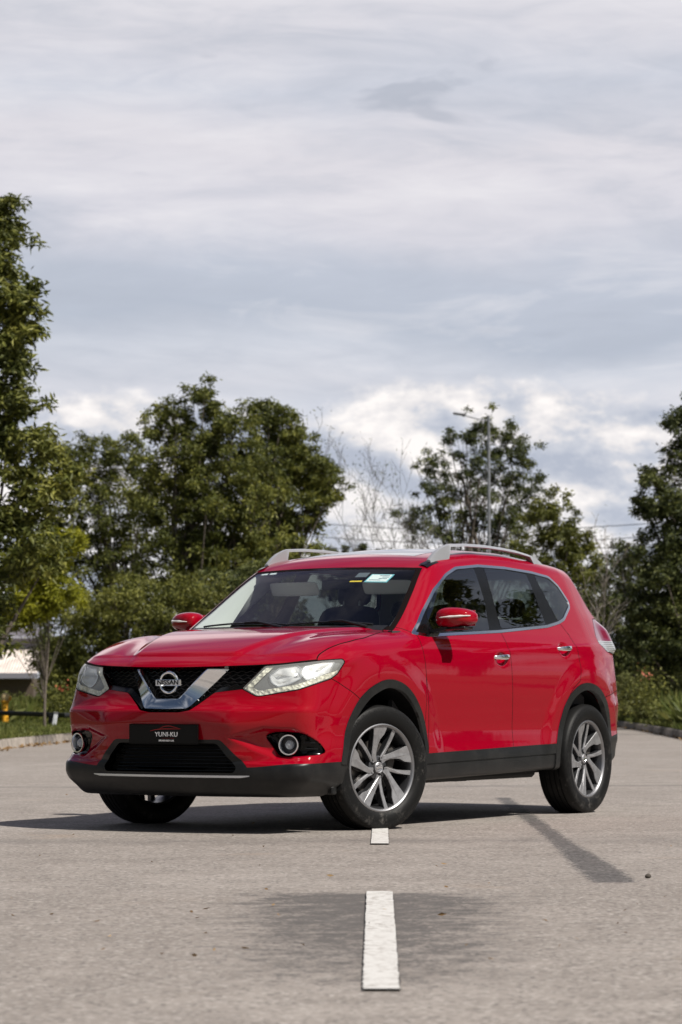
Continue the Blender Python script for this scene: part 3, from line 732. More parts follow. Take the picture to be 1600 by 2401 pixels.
def grille(go, lg):
    # recessed mesh panels
    g = put('grille', offset(go, -.062), BLACK, car)
    mb = MB(); sd = lambda y, z: float(poly_sd(np.array([abs(y)]), np.array([z]), GRP)[0])
    nr = 13
    for i in range(nr):
        z0 = .695+i*.0195; pts = []
        ys = np.linspace(-.56, .56, 113)
        for j, y in enumerate(ys):
            z = z0+.0055*math.sin((y+.02*i)*2*math.pi/.052)
            if sd(y, z) < -.004: pts.append((float(Xf(y, z))-.052, y, z))
            else:
                if len(pts) > 3: mb.tube(pts, .0030, 5)
                pts = []
        if len(pts) > 3: mb.tube(pts, .0030, 5)
    mb.build('grille_mesh', mat('grille_bars', base=(.008, .008, .009), rough=.3, spec=.4), g, smooth=True)
    # dark slat under the side openings of the grille
    for s in (1, -1):
        mb = MB(); V = []; n = 14
        for i in range(n+1):
            y = .165+(.465-.165)*i/n; z = .700+(.812-.700)*min(1, (y-.165)/.14) if y < .305 else .792+(.814-.792)*(y-.305)/.16
            z = float(np.interp(y, [.165, .30, .47], [.702, .798, .816])); x = float(Xf(y, z))
            V += [(x-.004, y*s, z-.004), (x-.040, y*s, z+.022)]
        mb.add(V, [(2*i, 2*i+1, 2*i+3, 2*i+2) for i in range(n)]); mb.build('grille_edge', GLOSSB, g, smooth=True)
    # V shaped chrome
    N = 40; prof = []
    def path(t, kind):
        # t from -1 (one tip) to 1 (other tip); inner, ridge and outer edges
        T_ = {'in': [(0, .757), (.072, .757), (.088, .766), (.235, .926)], 'out': [(0, .700), (.140, .703), (.160, .714), (.336, .926)]}[kind]
        s = abs(t); L = [0]; 
        tt = [0, .25, .33, 1]; y = np.interp(s, tt, [p[0] for p in T_]); z = np.interp(s, tt, [p[1] for p in T_])
        return math.copysign(float(y), t), float(z)
    V = []; Fc = []
    for i in range(N+1):
        t = -1+2*i/N; (yi, zi), (yo, zo) = path(t, 'in'), path(t, 'out'); s = sstep(abs(t), .25, 1.)
        xi = float(Xf(yi, zi)); xo = float(Xf(yo, zo))
        rec = .012+.052*float(s)
        V += [(xi-.045, yi*.985, zi+.002), (xi+.006, yi, zi), (xi+.011, yi+(yo-yi)*.10, zi+(zo-zi)*.10), (xo-rec+.010, yo, zo), (xo-rec-.04, yo, zo)]
    for i in range(N):
        for k in range(4): Fc.append((i*5+k, i*5+k+1, i*5+k+6, i*5+k+5))
    Fc += [(0, 1, 2, 3, 4), tuple(N*5+k for k in (4, 3, 2, 1, 0))]
    mb = MB(); mb.add(V, Fc); mb.build('grille_chrome', CHROME, car, smooth=True)
    # round badge
    cx = .938; a = math.atan2(.09, .33)
    mb = MB(); mb.lathe([(0, .066), (.007, .063), (.009, .059), (.007, .052), (0, .049)], 48, 'x')
    bd = mb.build('badge', CHROME, car, smooth=True); bd.location = (cx, 0, .849)
    mb = MB(); mb.cur = 0; mb.box((.006, 0, 0), (.014, .176, .036), .004); o = mb.build('badge_bar', CHROME, bd)
    text_obj('badge_lettering', 'NISSAN', .036, GLOSSB, bd, (.0138, 0, 0), .0006, 1.22, .0008)
    mb = MB(); mb.lathe([(-.03, .0005), (-.03, .04), (0, .04)], 12, 'x'); mb.V = [(v[0], v[1]*1.2, v[2]) for v in mb.V]; mb.build('badge_mount', BLACK, bd)
    # lower intake
    h = put('lower_grille', offset(lg, -.065), BLACK, car)
    mb = MB()
    for i in range(8):
        z = .352+i*.020; w = float(np.interp(z, [.34, .372, .507], [.43, .45, .33])); mb.tube([(float(Xf(y, z))-.056, y, z) for y in np.linspace(-w, w, 15)], .0035, 5)
    mb.build('lower_grille_slat', GLOSSB, h, smooth=True)
    # bright strip under the intake
    mb = MB(); V = []; n = 40
    for i in range(n+1):
        y = -.535+1.07*i/n; e = min(1, (.535-abs(y))/.05); zc = .321+.004*(1-e); hh = .0035+.0065*e; x = float(Xf(y, zc))
        V += [(x-.004, y, zc+hh), (x+.008, y, zc+hh*.6), (x+.008, y, zc-hh*.6), (x-.004, y, zc-hh)]
    mb.add(V, [(i*4+k, i*4+k+1, i*4+k+5, i*4+k+4) for i in range(n) for k in range(3)]); mb.build('bumper_chrome_strip', SATIN, car, smooth=True)
    # registration plate
    pl = MB(); pl.box((0, 0, 0), (.010, .468, .112), .004); xp = float(frC(.61))+.006
    p = pl.build('number_plate', mat('plate_black', base=(.004, .004, .004), rough=.3, spec=.25), car); p.location = (xp, 0, .557)
    mb = MB(); mb.box((0, 0, .0555), (.012, .468, .0022)); mb.box((0, 0, -.0555), (.012, .468, .0022)); mb.box((0, .2335, 0), (.012, .002, .112)); mb.box((0, -.2335, 0), (.012, .002, .112)); mb.build('plate_frame', GLOSSB, p)
    white = mat('plate_white', base=(.75, .75, .75), rough=.4); redp = mat('plate_red', base=(.45, .02, .02), rough=.4)
    text_obj('plate_lettering', 'YUNI-KU', .036, white, p, (.0056, .022, -.002), .0005, 1.08, .0004)
    text_obj('plate_small_lettering', 'BRUNEI USED CAR', .0125, white, p, (.0056, .022, -.037), .0005, 1.0, .0003)
    mb = MB()
    def stroke(P, w):
        for k in range(len(P)-1):
            a = Vector((0, *P[k])); b = Vector((0, *P[k+1])); d = (b-a).normalized(); nn = Vector((0, -d.z, d.y)); wa = w*(.4+.6*math.sin(math.pi*(k+.01)/(len(P)-1))); wb = w*(.4+.6*math.sin(math.pi*(k+1)/(len(P)-1)))
            mb.add([a+nn*wa, a-nn*wa, b-nn*wb, b+nn*wb], [(0, 1, 2, 3)])
    def bez(P, m_=10): 
        f = [cub([0, .25, .5, .75, 1], [q[k] for q in P]) for k in (0, 1)]; return [(float(f[0](t/m_)), float(f[1](t/m_))) for t in range(m_+1)]
    stroke(bez([(-.100, .018), (-.060, .026), (-.005, .030), (.060, .030), (.108, .030)]), .0016)
    o = mb.build('plate_car_outline', redp, p, recalc=False); o.location = (.0066, .012, 0); mb = MB()
    stroke(bez([(-.035, .031), (-.005, .044), (.030, .047), (.065, .040), (.105, .031)]), .0015)
    o = mb.build('plate_car_outline', redp, p, recalc=False); o.location = (.0066, .012, 0); mb = MB()
    stroke([(-.02, -.0225), (.065, -.0225)], .0008)
    o = mb.build('plate_underline', redp, p, recalc=False); o.location = (.0066, .012, 0)
build_body()
# ------------------------------------------------------------------ wheels
def tyre_fn(n, nt, b):
    tc = n('ShaderNodeTexCoord').outputs['Object']
    s = n('ShaderNodeSeparateXYZ', Vector=tc).outputs
    r = math_(n, 'SQRT', math_(n, 'ADD', math_(n, 'MULTIPLY', s[0], s[0]), math_(n, 'MULTIPLY', s[2], s[2])))
    an = math_(n, 'ARCTAN2', s[2], s[0])
    t = n('ShaderNodeTexNoise', Vector=tc, Scale=22., Detail=8., Roughness=.75).outputs[0]
    big = n('ShaderNodeTexNoise', Vector=tc, Scale=5., Detail=2.).outputs[0]
    cv = n('ShaderNodeCombineXYZ', X=math_(n, 'MULTIPLY', an, 26.), Y=math_(n, 'MULTIPLY', r, 60.), Z=0.).outputs[0]
    rim = n('ShaderNodeTexNoise', Vector=cv, Scale=2.2, Detail=3., Roughness=.6).outputs[0]
    dust = math_(n, 'MULTIPLY', ramp(n, t, [(.54, 0.), (.70, 1.)]), ramp(n, big, [(.42, 0.), (.62, 1.)]))
    link(nt, mixc(n, dust, (.005, .005, .005), (.075, .070, .064)), b.inputs['Base Color'])
    band = math_(n, 'MULTIPLY', ramp(n, r, [(.318, 0.), (.324, 1.), (.342, 1.), (.348, 0.)]), ramp(n, rim, [(.50, 0.), (.54, 1.)]))
    link(nt, n('ShaderNodeBump', Height=math_(n, 'ADD', band, math_(n, 'MULTIPLY', t, .35)), Strength=.7, Distance=.0025).outputs[0], b.inputs['Normal'])
TYRE = mat('tyre_rubber', rough=.55, spec=.25, fn=tyre_fn)
RIMM = mat('machined_rim', base=(.56, .56, .57), rough=.45, metal=.75, fn=noise_col((.29, .29, .30), (.41, .41, .42), 30.))
RIMD = mat('rim_grey', base=(.10, .102, .108), rough=.33, metal=.8)
DISC = mat('brake_steel', base=(.30, .28, .26), rough=.35, metal=.9)
def ring_pts(P, n):  return P
def make_wheel(name, rot, flip):
    """wheel centred on its own origin, outer face towards +y"""
    w = empty(name, parent=car)
    # tyre
    R = WR; prof = [(-.085, .245), (-.100, .262), (-.112, .300), (-.111, .330), (-.103, .350), (-.088, .3605)]
    x = -.080
    for g in (-.052, -.018, .018, .052): prof += [(g-.005, R-.0005*abs(g)*20), (g-.004, R-.008), (g+.004, R-.008), (g+.005, R-.0005*abs(g)*20)]
    prof += [(.088, .3605), (.103, .350), (.111, .330), (.112, .300), (.108, .278), (.100, .262), (.088, .252)]
    mb = MB(); n = 120; mb.lathe(prof, n, 'y')
    ty = mb.build('tyre', TYRE, w, smooth=True); ty.data.set_sharp_from_angle(angle=rad(50))
    # barrel and rim lip
    mb = MB(); mb.lathe([(-.085, .246), (-.080, .232), (-.02, .222), (.06, .226), (.082, .236)], 72, 'y'); mb.build('rim_barrel', RIMD, w, smooth=True, recalc=False)
    mb = MB(); mb.lathe([(.070, .2335), (.086, .2385), (.094, .2430), (.0975, .2500), (.0950, .2570), (.086, .2585), (.078, .256)], 96, 'y'); rim = mb.build('rim_lip', mat('rim_lip_grey', base=(.30, .30, .31), rough=.42, metal=.9), w, smooth=True)
    # spokes
    RR = .2450
    blade = [(-.300, .950), (-.262, .70), (-.245, .50), (-.235, .36), (-.235, .22), (-.150, .130), (-.060, .150), (-.105, .27), (-.108, .40), (-.085, .54), (-.045, .67), (.060, .80), (.125, .975), (-.08, 1.0)]
    thin = [(.318, .935), (.262, .72), (.205, .56), (.120, .38), (.035, .235), (-.010, .150), (.095, .125), (.110, .20), (.165, .30), (.285, .54), (.345, .70), (.420, .895), (.37, .925)]
    hgt0 = lambda r: .058+.030*min(1, r/.95)**1.5 if r > .2 else .062
    def spoke(P, k, nm, mtop):
        hgt = (lambda r: hgt0(r)-.0045) if nm == 'narrow_spoke' else hgt0
        a0 = 2*math.pi*k/5+rot; V = []; m = len(P); Fc = []
        cx = sum(p[0] for p in P)/m; cy = sum(p[1] for p in P)/m
        ca, sa = math.cos(a0), math.sin(a0)
        def tr(px, py, h): 
            px *= flip; return (RR*(px*ca-py*sa*1.), h, RR*(px*sa+py*ca))
        A = np.array(P); e = np.roll(A, -1, 0)-A; nn = np.stack([e[:, 1], -e[:, 0]], 1); nn /= np.linalg.norm(nn, axis=1)[:, None]
        ar = .5*np.sum(A[:, 0]*np.roll(A[:, 1], -1)-np.roll(A[:, 0], -1)*A[:, 1]); nn *= np.sign(ar)
        vn = nn+np.roll(nn, 1, 0); vn /= np.maximum(np.linalg.norm(vn, axis=1), .5)[:, None]
        for off, dn in ((0., 0.), (.008, .004), (.020, .040)):
            for (px, py), v in zip(P, vn): V.append(tr(px+v[0]*off, py+v[1]*off, hgt(math.hypot(px, py))-dn))
        Fc = [tuple(range(m))]
        mb = MB(); mb.cur = 0; mb.add(V, Fc); base = [tuple(f) for f in [(i, (i+1) % m, m+(i+1) % m, m+i) for i in range(m)]]
        mb.F += base; mb.M += [0]*m
        mb.F += [(m+i, m+(i+1) % m, 2*m+(i+1) % m, 2*m+i) for i in range(m)]; mb.M += [1]*m
        return mb.build(nm, [mtop, RIMD], w)
    for k in range(5): spoke(blade, k, 'wide_spoke', RIMM); spoke(thin, k, 'narrow_spoke', RIMM)
    # hub with lug holes and cap
    mb = MB(); mb.lathe([(.020, .072), (.052, .070), (.057, .060), (.058, .030), (.058, .001)], 48, 'y'); hub = mb.build('hub', RIMD, w, smooth=True)
    for k in range(5):
        a = 2*math.pi*k/5+rot-rad(18)*flip; c = (-.052*math.sin(a), .0585, .052*math.cos(a))
        mb = MB(); mb.lathe([(-.012, .0005), (-.012, .008), (-.002, .0145), (.0014, .0158), (.0014, .0005)], 16, 'y', c); o = mb.build('lug_hole', BLACK, hub, smooth=True)
        mb = MB(); mb.lathe([(.0, .0075), (.004, .0065), (.0045, .0005)], 6, 'y', c); mb.build('lug_nut', RIMM, hub)
    mb = MB(); mb.lathe([(.055, .034), (.066, .032), (.069, .028), (.067, .024), (.066, .0005)], 40, 'y'); cap = mb.build('hub_cap', RIMM, w, smooth=True)
    mb = MB(); mb.lathe([(.0675, .021), (.0705, .019), (.0675, .0165)], 32, 'y', closed=True); mb.box((0, .0685, 0), (.046, .005, .010), .001); mb.build('cap_badge', CHROME, cap)
    # brake disc and caliper
    mb = MB(); mb.lathe([(-.002, .06), (.0, .07), (.0, .158), (-.012, .160), (-.02, .158), (-.02, .06)], 64, 'y'); mb.build('brake_disc', DISC, w, smooth=True)
    return w
def place_wheel(x, side, steer, rot):
    w = make_wheel('wheel', rot, -1)
    w.location = (x, side*.7875, WZ); w.rotation_euler = (0, 0, steer+(0 if side > 0 else math.pi))
    w.scale = (1, 1, 1)
    mb = MB(); mb.box((0, 0, 0), (.07, .05, .15), .012); c = mb.build('brake_caliper', mat('caliper', base=(.05, .045, .04), rough=.6), w)
    c.location = (-.13*(1 if side > 0 else -1), .01, .05); c.rotation_euler = (0, rad(-20), 0)
STEER = rad(-17.3)
place_wheel(0, 1, STEER, rad(4)); place_wheel(0, -1, STEER, rad(30)); place_wheel(XR, 1, 0, rad(-14)); place_wheel(XR, -1, 0, rad(50))
# ------------------------------------------------------------------ wheel wells, floor, exhaust, axle
for cx, PI_ in ((0, ARFi), (XR, ARRi)):
    for s in (1, -1):
        P = [p for p in PI_ if p[1] > .2]; P.sort(key=lambda p: -math.atan2(p[1]-.3, -(p[0]-(cx if cx == 0 else -2.66))))
        P = [p for p in P if p[1] > .30]; P = [(cx+.47, .235)]+P+[(cx-.47, .27)] if cx == 0 else [(-2.25, .315)]+P+[(-3.08, .30)]
        mb = MB(); n = len(P); yo = .888 if cx == 0 else .86; V = []
        for a, b in P: V += [(a, min(yo, float(Ys(a, max(b, .3)))-.012)*s, b), (a, .46*s, b)]
        mb.add(V, [(2*i, 2*i+1, 2*i+3, 2*i+2) for i in range(n-1)]+[tuple(2*i+1 for i in range(n))])
        mb.build('wheel_well', BLACK, car)
mb = MB(); mb.box((-1.35, 0, .30), (1.50, 1.60, .10), .02); mb.box((.2, 0, .34), (1.2, .88, .2), .02); mb.box((-3.0, 0, .40), (1.0, .86, .2), .02); mb.box((.62, 0, .255), (.30, 1.2, .10), .03)
mb.box((-1.15, .72, .262), (.16, .10, .03), .01); mb.box((-1.95, .68, .302), (.35, .16, .04), .012)
mb.build('underbody', mat('underbody_black', base=(.012, .012, .012), rough=.85), car)
mb = MB(); [MB().box((.50, y_, .240), (.05, .18, .05), .008).build('air_deflector', CLAD, car) for y_ in (.75, -.75)]
mb = MB(); mb.tube([(0, .70, .30), (0, .3, .27), (0, -.3, .27), (0, -.70, .30)], .025, 10); mb.tube([(XR, .70, .33), (XR, -.70, .33)], .04, 10)
mb.tube([(-.4, .1, .25), (-2.2, .15, .25), (-2.5, .35, .27), (-3.5, .45, .30)], .028, 10); mb.build('axles_and_exhaust', BLACK, car, smooth=True)
# ------------------------------------------------------------------ door mirrors
def door_mirror(s):
    r = empty('door_mirror', parent=car)
    # shell: blunt front, flat glass to the rear; lofted from rounded sections along y
    def sec(y, x0, x1, z0, z1, pw=2.6, n=28):
        o = []
        for k in range(n):
            a = 2*math.pi*k/n; c, d = math.cos(a), math.sin(a)
            u = math.copysign(abs(c)**(2/pw), c); v = math.copysign(abs(d)**(2/pw), d)
            o.append(((x0+x1)/2+(x1-x0)/2*u, y*s, (z0+z1)/2+(z1-z0)/2*v))
        return o
    S = [sec(.868, -.70, -.66, 1.235, 1.250), sec(.872, -.735, -.625, 1.198, 1.280), sec(.885, -.760, -.605, 1.186, 1.298), sec(.92, -.775, -.592, 1.182, 1.309), sec(.98, -.785, -.598, 1.184, 1.309), sec(1.04, -.785, -.622, 1.190, 1.301), sec(1.078, -.780, -.655, 1.203, 1.285), sec(1.093, -.765, -.690, 1.222, 1.266)]
    n = 28; V = [p for q in S for p in q]; Fc = [(i*n+k, i*n+(k+1) % n, (i+1)*n+(k+1) % n, (i+1)*n+k) for i in range(len(S)-1) for k in range(n)]+[tuple(range(n)), tuple((len(S)-1)*n+k for k in range(n))]
    mb = MB(); mb.add(V, Fc); sh = mb.build('mirror_shell', PAINT, r, smooth=True); sh.data.set_sharp_from_angle(angle=rad(60))
    md = sh.modifiers.new('s', 'SUBSURF'); md.levels = md.render_levels = 1
    mb = MB(); V = []; m = 24
    for i in range(m+1):
        y = .915+(1.086-.915)*i/m; t = i/m; z = 1.245+.010*t; w = .0022+.0075*math.sin(math.pi*min(1, t*.9+.05))
        f = float(np.interp(y, [.868, .885, .92, .98, 1.04, 1.078, 1.093], [-.66, -.605, -.592, -.598, -.622, -.655, -.69]))
        V += [(f-.006, y*s, z+w), (f+.0045, y*s, z), (f-.006, y*s, z-w)]
    mb.add(V, [(3*i+k, 3*i+k+1, 3*i+k+4, 3*i+k+3) for i in range(m) for k in (0, 1)]); mb.build('turn_signal', mat('signal_lens', base=(.62, .60, .58), rough=.12, coat=1.), r, smooth=True)
    mb = MB(); mb.add([(-.60, .80*s, 1.165), (-.60, .80*s, 1.145), (-.70, .80*s, 1.165), (-.70, .80*s, 1.145), (-.62, .95*s, 1.190), (-.62, .95*s, 1.174), (-.74, .95*s, 1.190), (-.74, .95*s, 1.174)], [(0, 1, 3, 2), (4, 6, 7, 5), (0, 4, 5, 1), (2, 3, 7, 6), (0, 2, 6, 4), (1, 5, 7, 3)])
    mb.box((-.70, 1.0*s, 1.183), (.11, .12, .016), .004); mb.build('mirror_arm', CLAD, r)
    mb = MB(); mb.box((-.787, .975*s, 1.245), (.004, .17, .095), .001); mb.build('mirror_glass', mat('mirror_silver', base=(.8, .8, .8), rough=.02, metal=1.), r)
    # black sail triangle in the window corner
for s in (1, -1): door_mirror(s)
# ------------------------------------------------------------------ door handles
for s in (1, -1):
    for hx, hz in ((-1.435, 1.012), (-2.345, 1.080)):
        mb = MB(); V = []; n = 14; m = 10
        for i in range(n+1):
            t = i/n; x = hx+.108-.216*t; e = math.sin(math.pi*min(max(t, .02), .98))**.35
            yb = float(Ys(hx+.108, hz)*(1-t)+Ys(hx-.108, hz)*t); y = yb+.012+.014*math.sin(math.pi*t)-.02*(abs(2*t-1)**4); z = hz+.006-.010*(2*t-1)*-1*.4
            for k in range(m): a = 2*math.pi*k/m; V.append((x, (y+.008*e*math.cos(a))*s, z+.0165*e*math.sin(a)))
        mb.add(V, [(i*m+k, i*m+(k+1) % m, (i+1)*m+(k+1) % m, (i+1)*m+k) for i in range(n) for k in range(m)]+[tuple(range(m)), tuple(n*m+k for k in range(m))])
        mb.build('door_handle', CHROME, car, smooth=True)
# ------------------------------------------------------------------ roof rails
for s in (1, -1):
    mb = MB(); V = []
    xs_ = [-1.035, -1.06, -1.10, -1.16, -1.23, -1.262, -1.285, -1.50, -1.75, -2.00, -2.20, -2.40, -2.46, -2.52, -2.58, -2.64]
    zt = cub([-2.64, -2.58, -2.50, -2.40, -2.1, -1.75, -1.45, -1.30, -1.20, -1.10, -1.035], [1.652, 1.680, 1.702, 1.715, 1.737, 1.746, 1.742, 1.732, 1.712, 1.668, 1.622])
    def yr(x): return .605-.010*abs(x+1.8)-.02*sstep(-x, 2.2, 2.7)
    for x in xs_:
        z1 = float(zt(x)); roof = float(Zr(x, yr(x)))-.012
        z0 = z1-.019 if -2.44 < x < -1.28 else min(roof-.01, z1-.008)
        y = float(yr(x)); V += [(x, (y-.020)*s, z0), (x, (y-.014)*s, z1-.004), (x, (y-.002)*s, z1), (x, (y+.012)*s, z1-.006), (x, (y+.021)*s, z0)]
    n = len(xs_); mb.add(V, [(i*5+k, i*5+(k+1) % 5, (i+1)*5+(k+1) % 5, (i+1)*5+k) for i in range(n-1) for k in range(5)]+[(0, 1, 2, 3, 4), tuple((n-1)*5+k for k in range(5))])
    mb.build('roof_rail', RAILM, car, smooth=True)
    mb = MB(); P = []
    for x in np.linspace(-.985, -2.95, 24): P += [(x, .628*s-.02*s*float(sstep(-x, 2.2, 3)), float(Zr(x, .63))-.010)]
    # black roof channel seen ahead of the rail foot
    V = []
    for x in np.linspace(-.955, -1.10, 8):
        z = float(Zr(x, .60)); V += [(x, (.575)*s, z-.001), (x, (.605)*s, z-.006), (x, .635*s, z-.022)]
    mb.add(V, [(i*3+k, i*3+k+1, i*3+k+4, i*3+k+3) for i in range(7) for k in (0, 1)])
    mb.build('roof_channel', GLOSSB, car)
# ------------------------------------------------------------------ wipers, cowl
cw = MB(); V = []; n = 24
for i in range(n+1):
    y = -.70+1.40*i/n; x0 = float(Xw(y, 1.185)); V += [(x0-.012, y, 1.196), (x0+.055, y, 1.168), (x0+.09, y, 1.150)]
cw.add(V, [(3*i+k, 3*i+k+1, 3*i+k+4, 3*i+k+3) for i in range(n) for k in (0, 1)]); cw.build('cowl', CLAD, car, smooth=True)
for ys_, ye in ((.10, -.58), (.62, .08)):
    mb = MB(); P = []
    for i in range(13):
        t = i/12; y = ys_+(ye-ys_)*t; z = 1.202+.016*math.sin(math.pi*t); P.append((float(Xw(y, z))+.016, y, z))
    mb.tube(P, .006, 6); wp = mb.build('wiper_blade', CLAD, car, smooth=True)
    mb = MB(); q = P[6]; mb.tube([(float(Xw(ys_, 1.18))+.05, ys_, 1.185), (q[0]+.016, q[1]+.10, q[2]+.006), (q[0]+.008, q[1], q[2]+.003)], [.011, .007, .005], 8); mb.build('wiper_arm', CLAD, wp, smooth=True)
# ------------------------------------------------------------------ cabin
def rbox(name, m, c, d, bev, parent=car, rot=None, sub=2):
    mb = MB(); mb.box((0, 0, 0), d, bev); o = mb.build(name, m, parent, smooth=True); o.location = c
    if rot: o.rotation_euler = rot
    md = o.modifiers.new('s', 'SUBSURF'); md.levels = md.render_levels = sub
    return o
mb = MB(); V = []; n = 20
for i in range(n+1):
    y = -.74+1.48*i/n; x0 = float(Xw(y, 1.17)); V += [(x0-.01, y, 1.160), (x0-.20, y, 1.175), (x0-.42, y, 1.165), (x0-.50, y, 1.10), (x0-.46, y, .70)]
mb.add(V, [(5*i+k, 5*i+k+1, 5*i+k+6, 5*i+k+5) for i in range(n) for k in range(4)]); dash = mb.build('dashboard', INT, car, smooth=True)
mb = MB(); mb.box((-1.6, 0, .42), (2.9, 1.52, .06)); mb.box((-1.55, .77, .78), (2.6, .03, .76)); mb.box((-1.55, -.77, .78), (2.6, .03, .76)); mb.box((-3.05, 0, .80), (.04, 1.4, .8)); mb.box((-.42, 0, .78), (.03, 1.4, .72)); mb.build('cabin_tub', INT, car)
for y in (-.40, .40):
    s = rbox('front_seat', SEATM, (-1.42, y, .72), (.52, .50, .20), .08)
    rbox('seat_back', SEATM, (-.27, 0, .36), (.16, .50, .62), .07, s, (0, rad(-16), 0)); rbox('headrest', SEATM, (-.40, 0, .735), (.10, .27, .19), .05, s, (0, rad(-8), 0))
    mb = MB(); mb.tube([(-.345, .06, .60), (-.37, .06, .70)], .006, 8); mb.tube([(-.345, -.06, .60), (-.37, -.06, .70)], .006, 8); mb.build('headrest_posts', CHROME, s, smooth=True)
s = rbox('rear_seat', SEATM, (-2.15, 0, .70), (.50, 1.30, .18), .07); rbox('seat_back', SEATM, (-.28, 0, .33), (.14, 1.30, .56), .06, s, (0, rad(-14), 0))
for y in (-.40, .40): rbox('headrest', SEATM, (-.36, y, .66), (.09, .24, .14), .045, s)
for y in (-.40, .40):
    v = rbox('sun_visor', mat('visor_grey', base=(.80, .80, .77), rough=.8), (-1.02, y*.86-.03, 1.455), (.022, .36, .10), .010, rot=(0, rad(28), 0))
mb = MB(); mb.box((0, 0, 0), (.025, .23, .065), .01); o = mb.build('interior_mirror', INT, car); o.location = (-.93, 0, 1.475)
mb = MB(); ring = [(0, .185*math.cos(a), .185*math.sin(a)) for a in np.linspace(0, 2*math.pi, 33)]; mb.tube(ring, .015, 10, False); mb.box((0, 0, 0), (.03, .14, .12), .02); mb.box((0, 0, -.05), (.015, .34, .03), .005)
o = mb.build('steering_wheel', INT, car, smooth=True); o.location = (-.84, -.37, 1.03); o.rotation_euler = (0, rad(-25), 0)
# light grey screen pillar trim inside the glass
for s in (1, -1):
    V = []; n = 16
    for i in range(n+1):
        z = 1.185+.36*i/n; t = i/n; y = float(wsY(z))-.024; x = float(Xw(y, z))-.030; w_ = .115*(1-t)+.022*t
        V += [(x+.012, y*s, z), (x-.06*(1-t)-.015, (y-w_*.62)*s, z+.006), (x-.16*(1-t)-.04, (y-w_)*s, z-.006), (x-.30, (y-w_*.2)*s, z-.01)]
    mb = MB(); mb.add(V, [(4*i+k, 4*i+k+1, 4*i+k+5, 4*i+k+4) for i in range(n) for k in range(3)]); mb.build('screen_pillar_trim', mat('pillar_grey', base=(.50, .51, .49), rough=.8), car, smooth=True)
# stickers inside the glass
def sticker(y, z, w, h, name, m, tilt=0.):
    x = float(Xw(y, z))-.008; e = .02
    tx = Vector((float(Xw(y, z+e)-Xw(y, z-e)), 0, 2*e)).normalized(); ty = Vector((float(Xw(y+e, z)-Xw(y-e, z)), 2*e, 0)).normalized()
    a = ty*math.cos(tilt)+tx*math.sin(tilt); b = tx*math.cos(tilt)-ty*math.sin(tilt); c = Vector((x, y, z)); nn = a.cross(b).normalized()
    mb = MB(); mb.add([c+a*sx*w/2+b*sz*h/2+nn*k for k in (0, .0008) for sz in (-1, 1) for sx in (-1, 1)], [(0, 2, 3, 1), (4, 5, 7, 6), (0, 1, 5, 4), (2, 6, 7, 3), (0, 4, 6, 2), (1, 3, 7, 5)])
    return mb.build(name, m, car), c, a, b, nn
BLU = mat('sticker_blue', base=(.18, .50, .58), rough=.5); PAL = mat('sticker_pale', base=(.70, .76, .78), rough=.5); INK = mat('sticker_ink', base=(.12, .18, .24), rough=.6)
o, c, a, b, nn = sticker(.405, 1.498, .150, .105, 'permit_sticker', BLU, rad(-3))
mb = MB(); mb.add([c+a*u*.067+b*v*.044+nn*-.0016 for u, v in ((-1, -1), (1, -1), (1, 1), (-1, 1))], [(0, 1, 2, 3)]); mb.add([c+a*u*.067+b*v*.044+nn*.0022 for u, v in ((-1, -1), (1, -1), (1, 1), (-1, 1))], [(0, 1, 2, 3)]); mb.build('permit_panel', PAL, o, recalc=False)
mb = MB()
for j, (u0, u1) in enumerate(((-.010, .055), (.015, .060), (.0, .056), (-.055, .02))):
    v = .028-.019*j
    for k in (-.0022, .0028): mb.add([c+a*u0+b*v+nn*k, c+a*u1+b*v+nn*k, c+a*u1+b*(v+.007)+nn*k, c+a*u0+b*(v+.007)+nn*k], [(0, 1, 2, 3)])
mb.build('permit_print', INK, o, recalc=False)
sticker(.275, 1.522, .075, .060, 'tax_disc_sticker', mat('sticker_dark', base=(.10, .12, .14), rough=.5)); sticker(.27, 1.480, .080, .016, 'yellow_sticker', mat('sticker_yellow', base=(.75, .55, .05), rough=.5))
sticker(-.505, 1.548, .060, .028, 'white_sticker', PAL); sticker(-.43, 1.550, .055, .030, 'white_sticker', PAL)
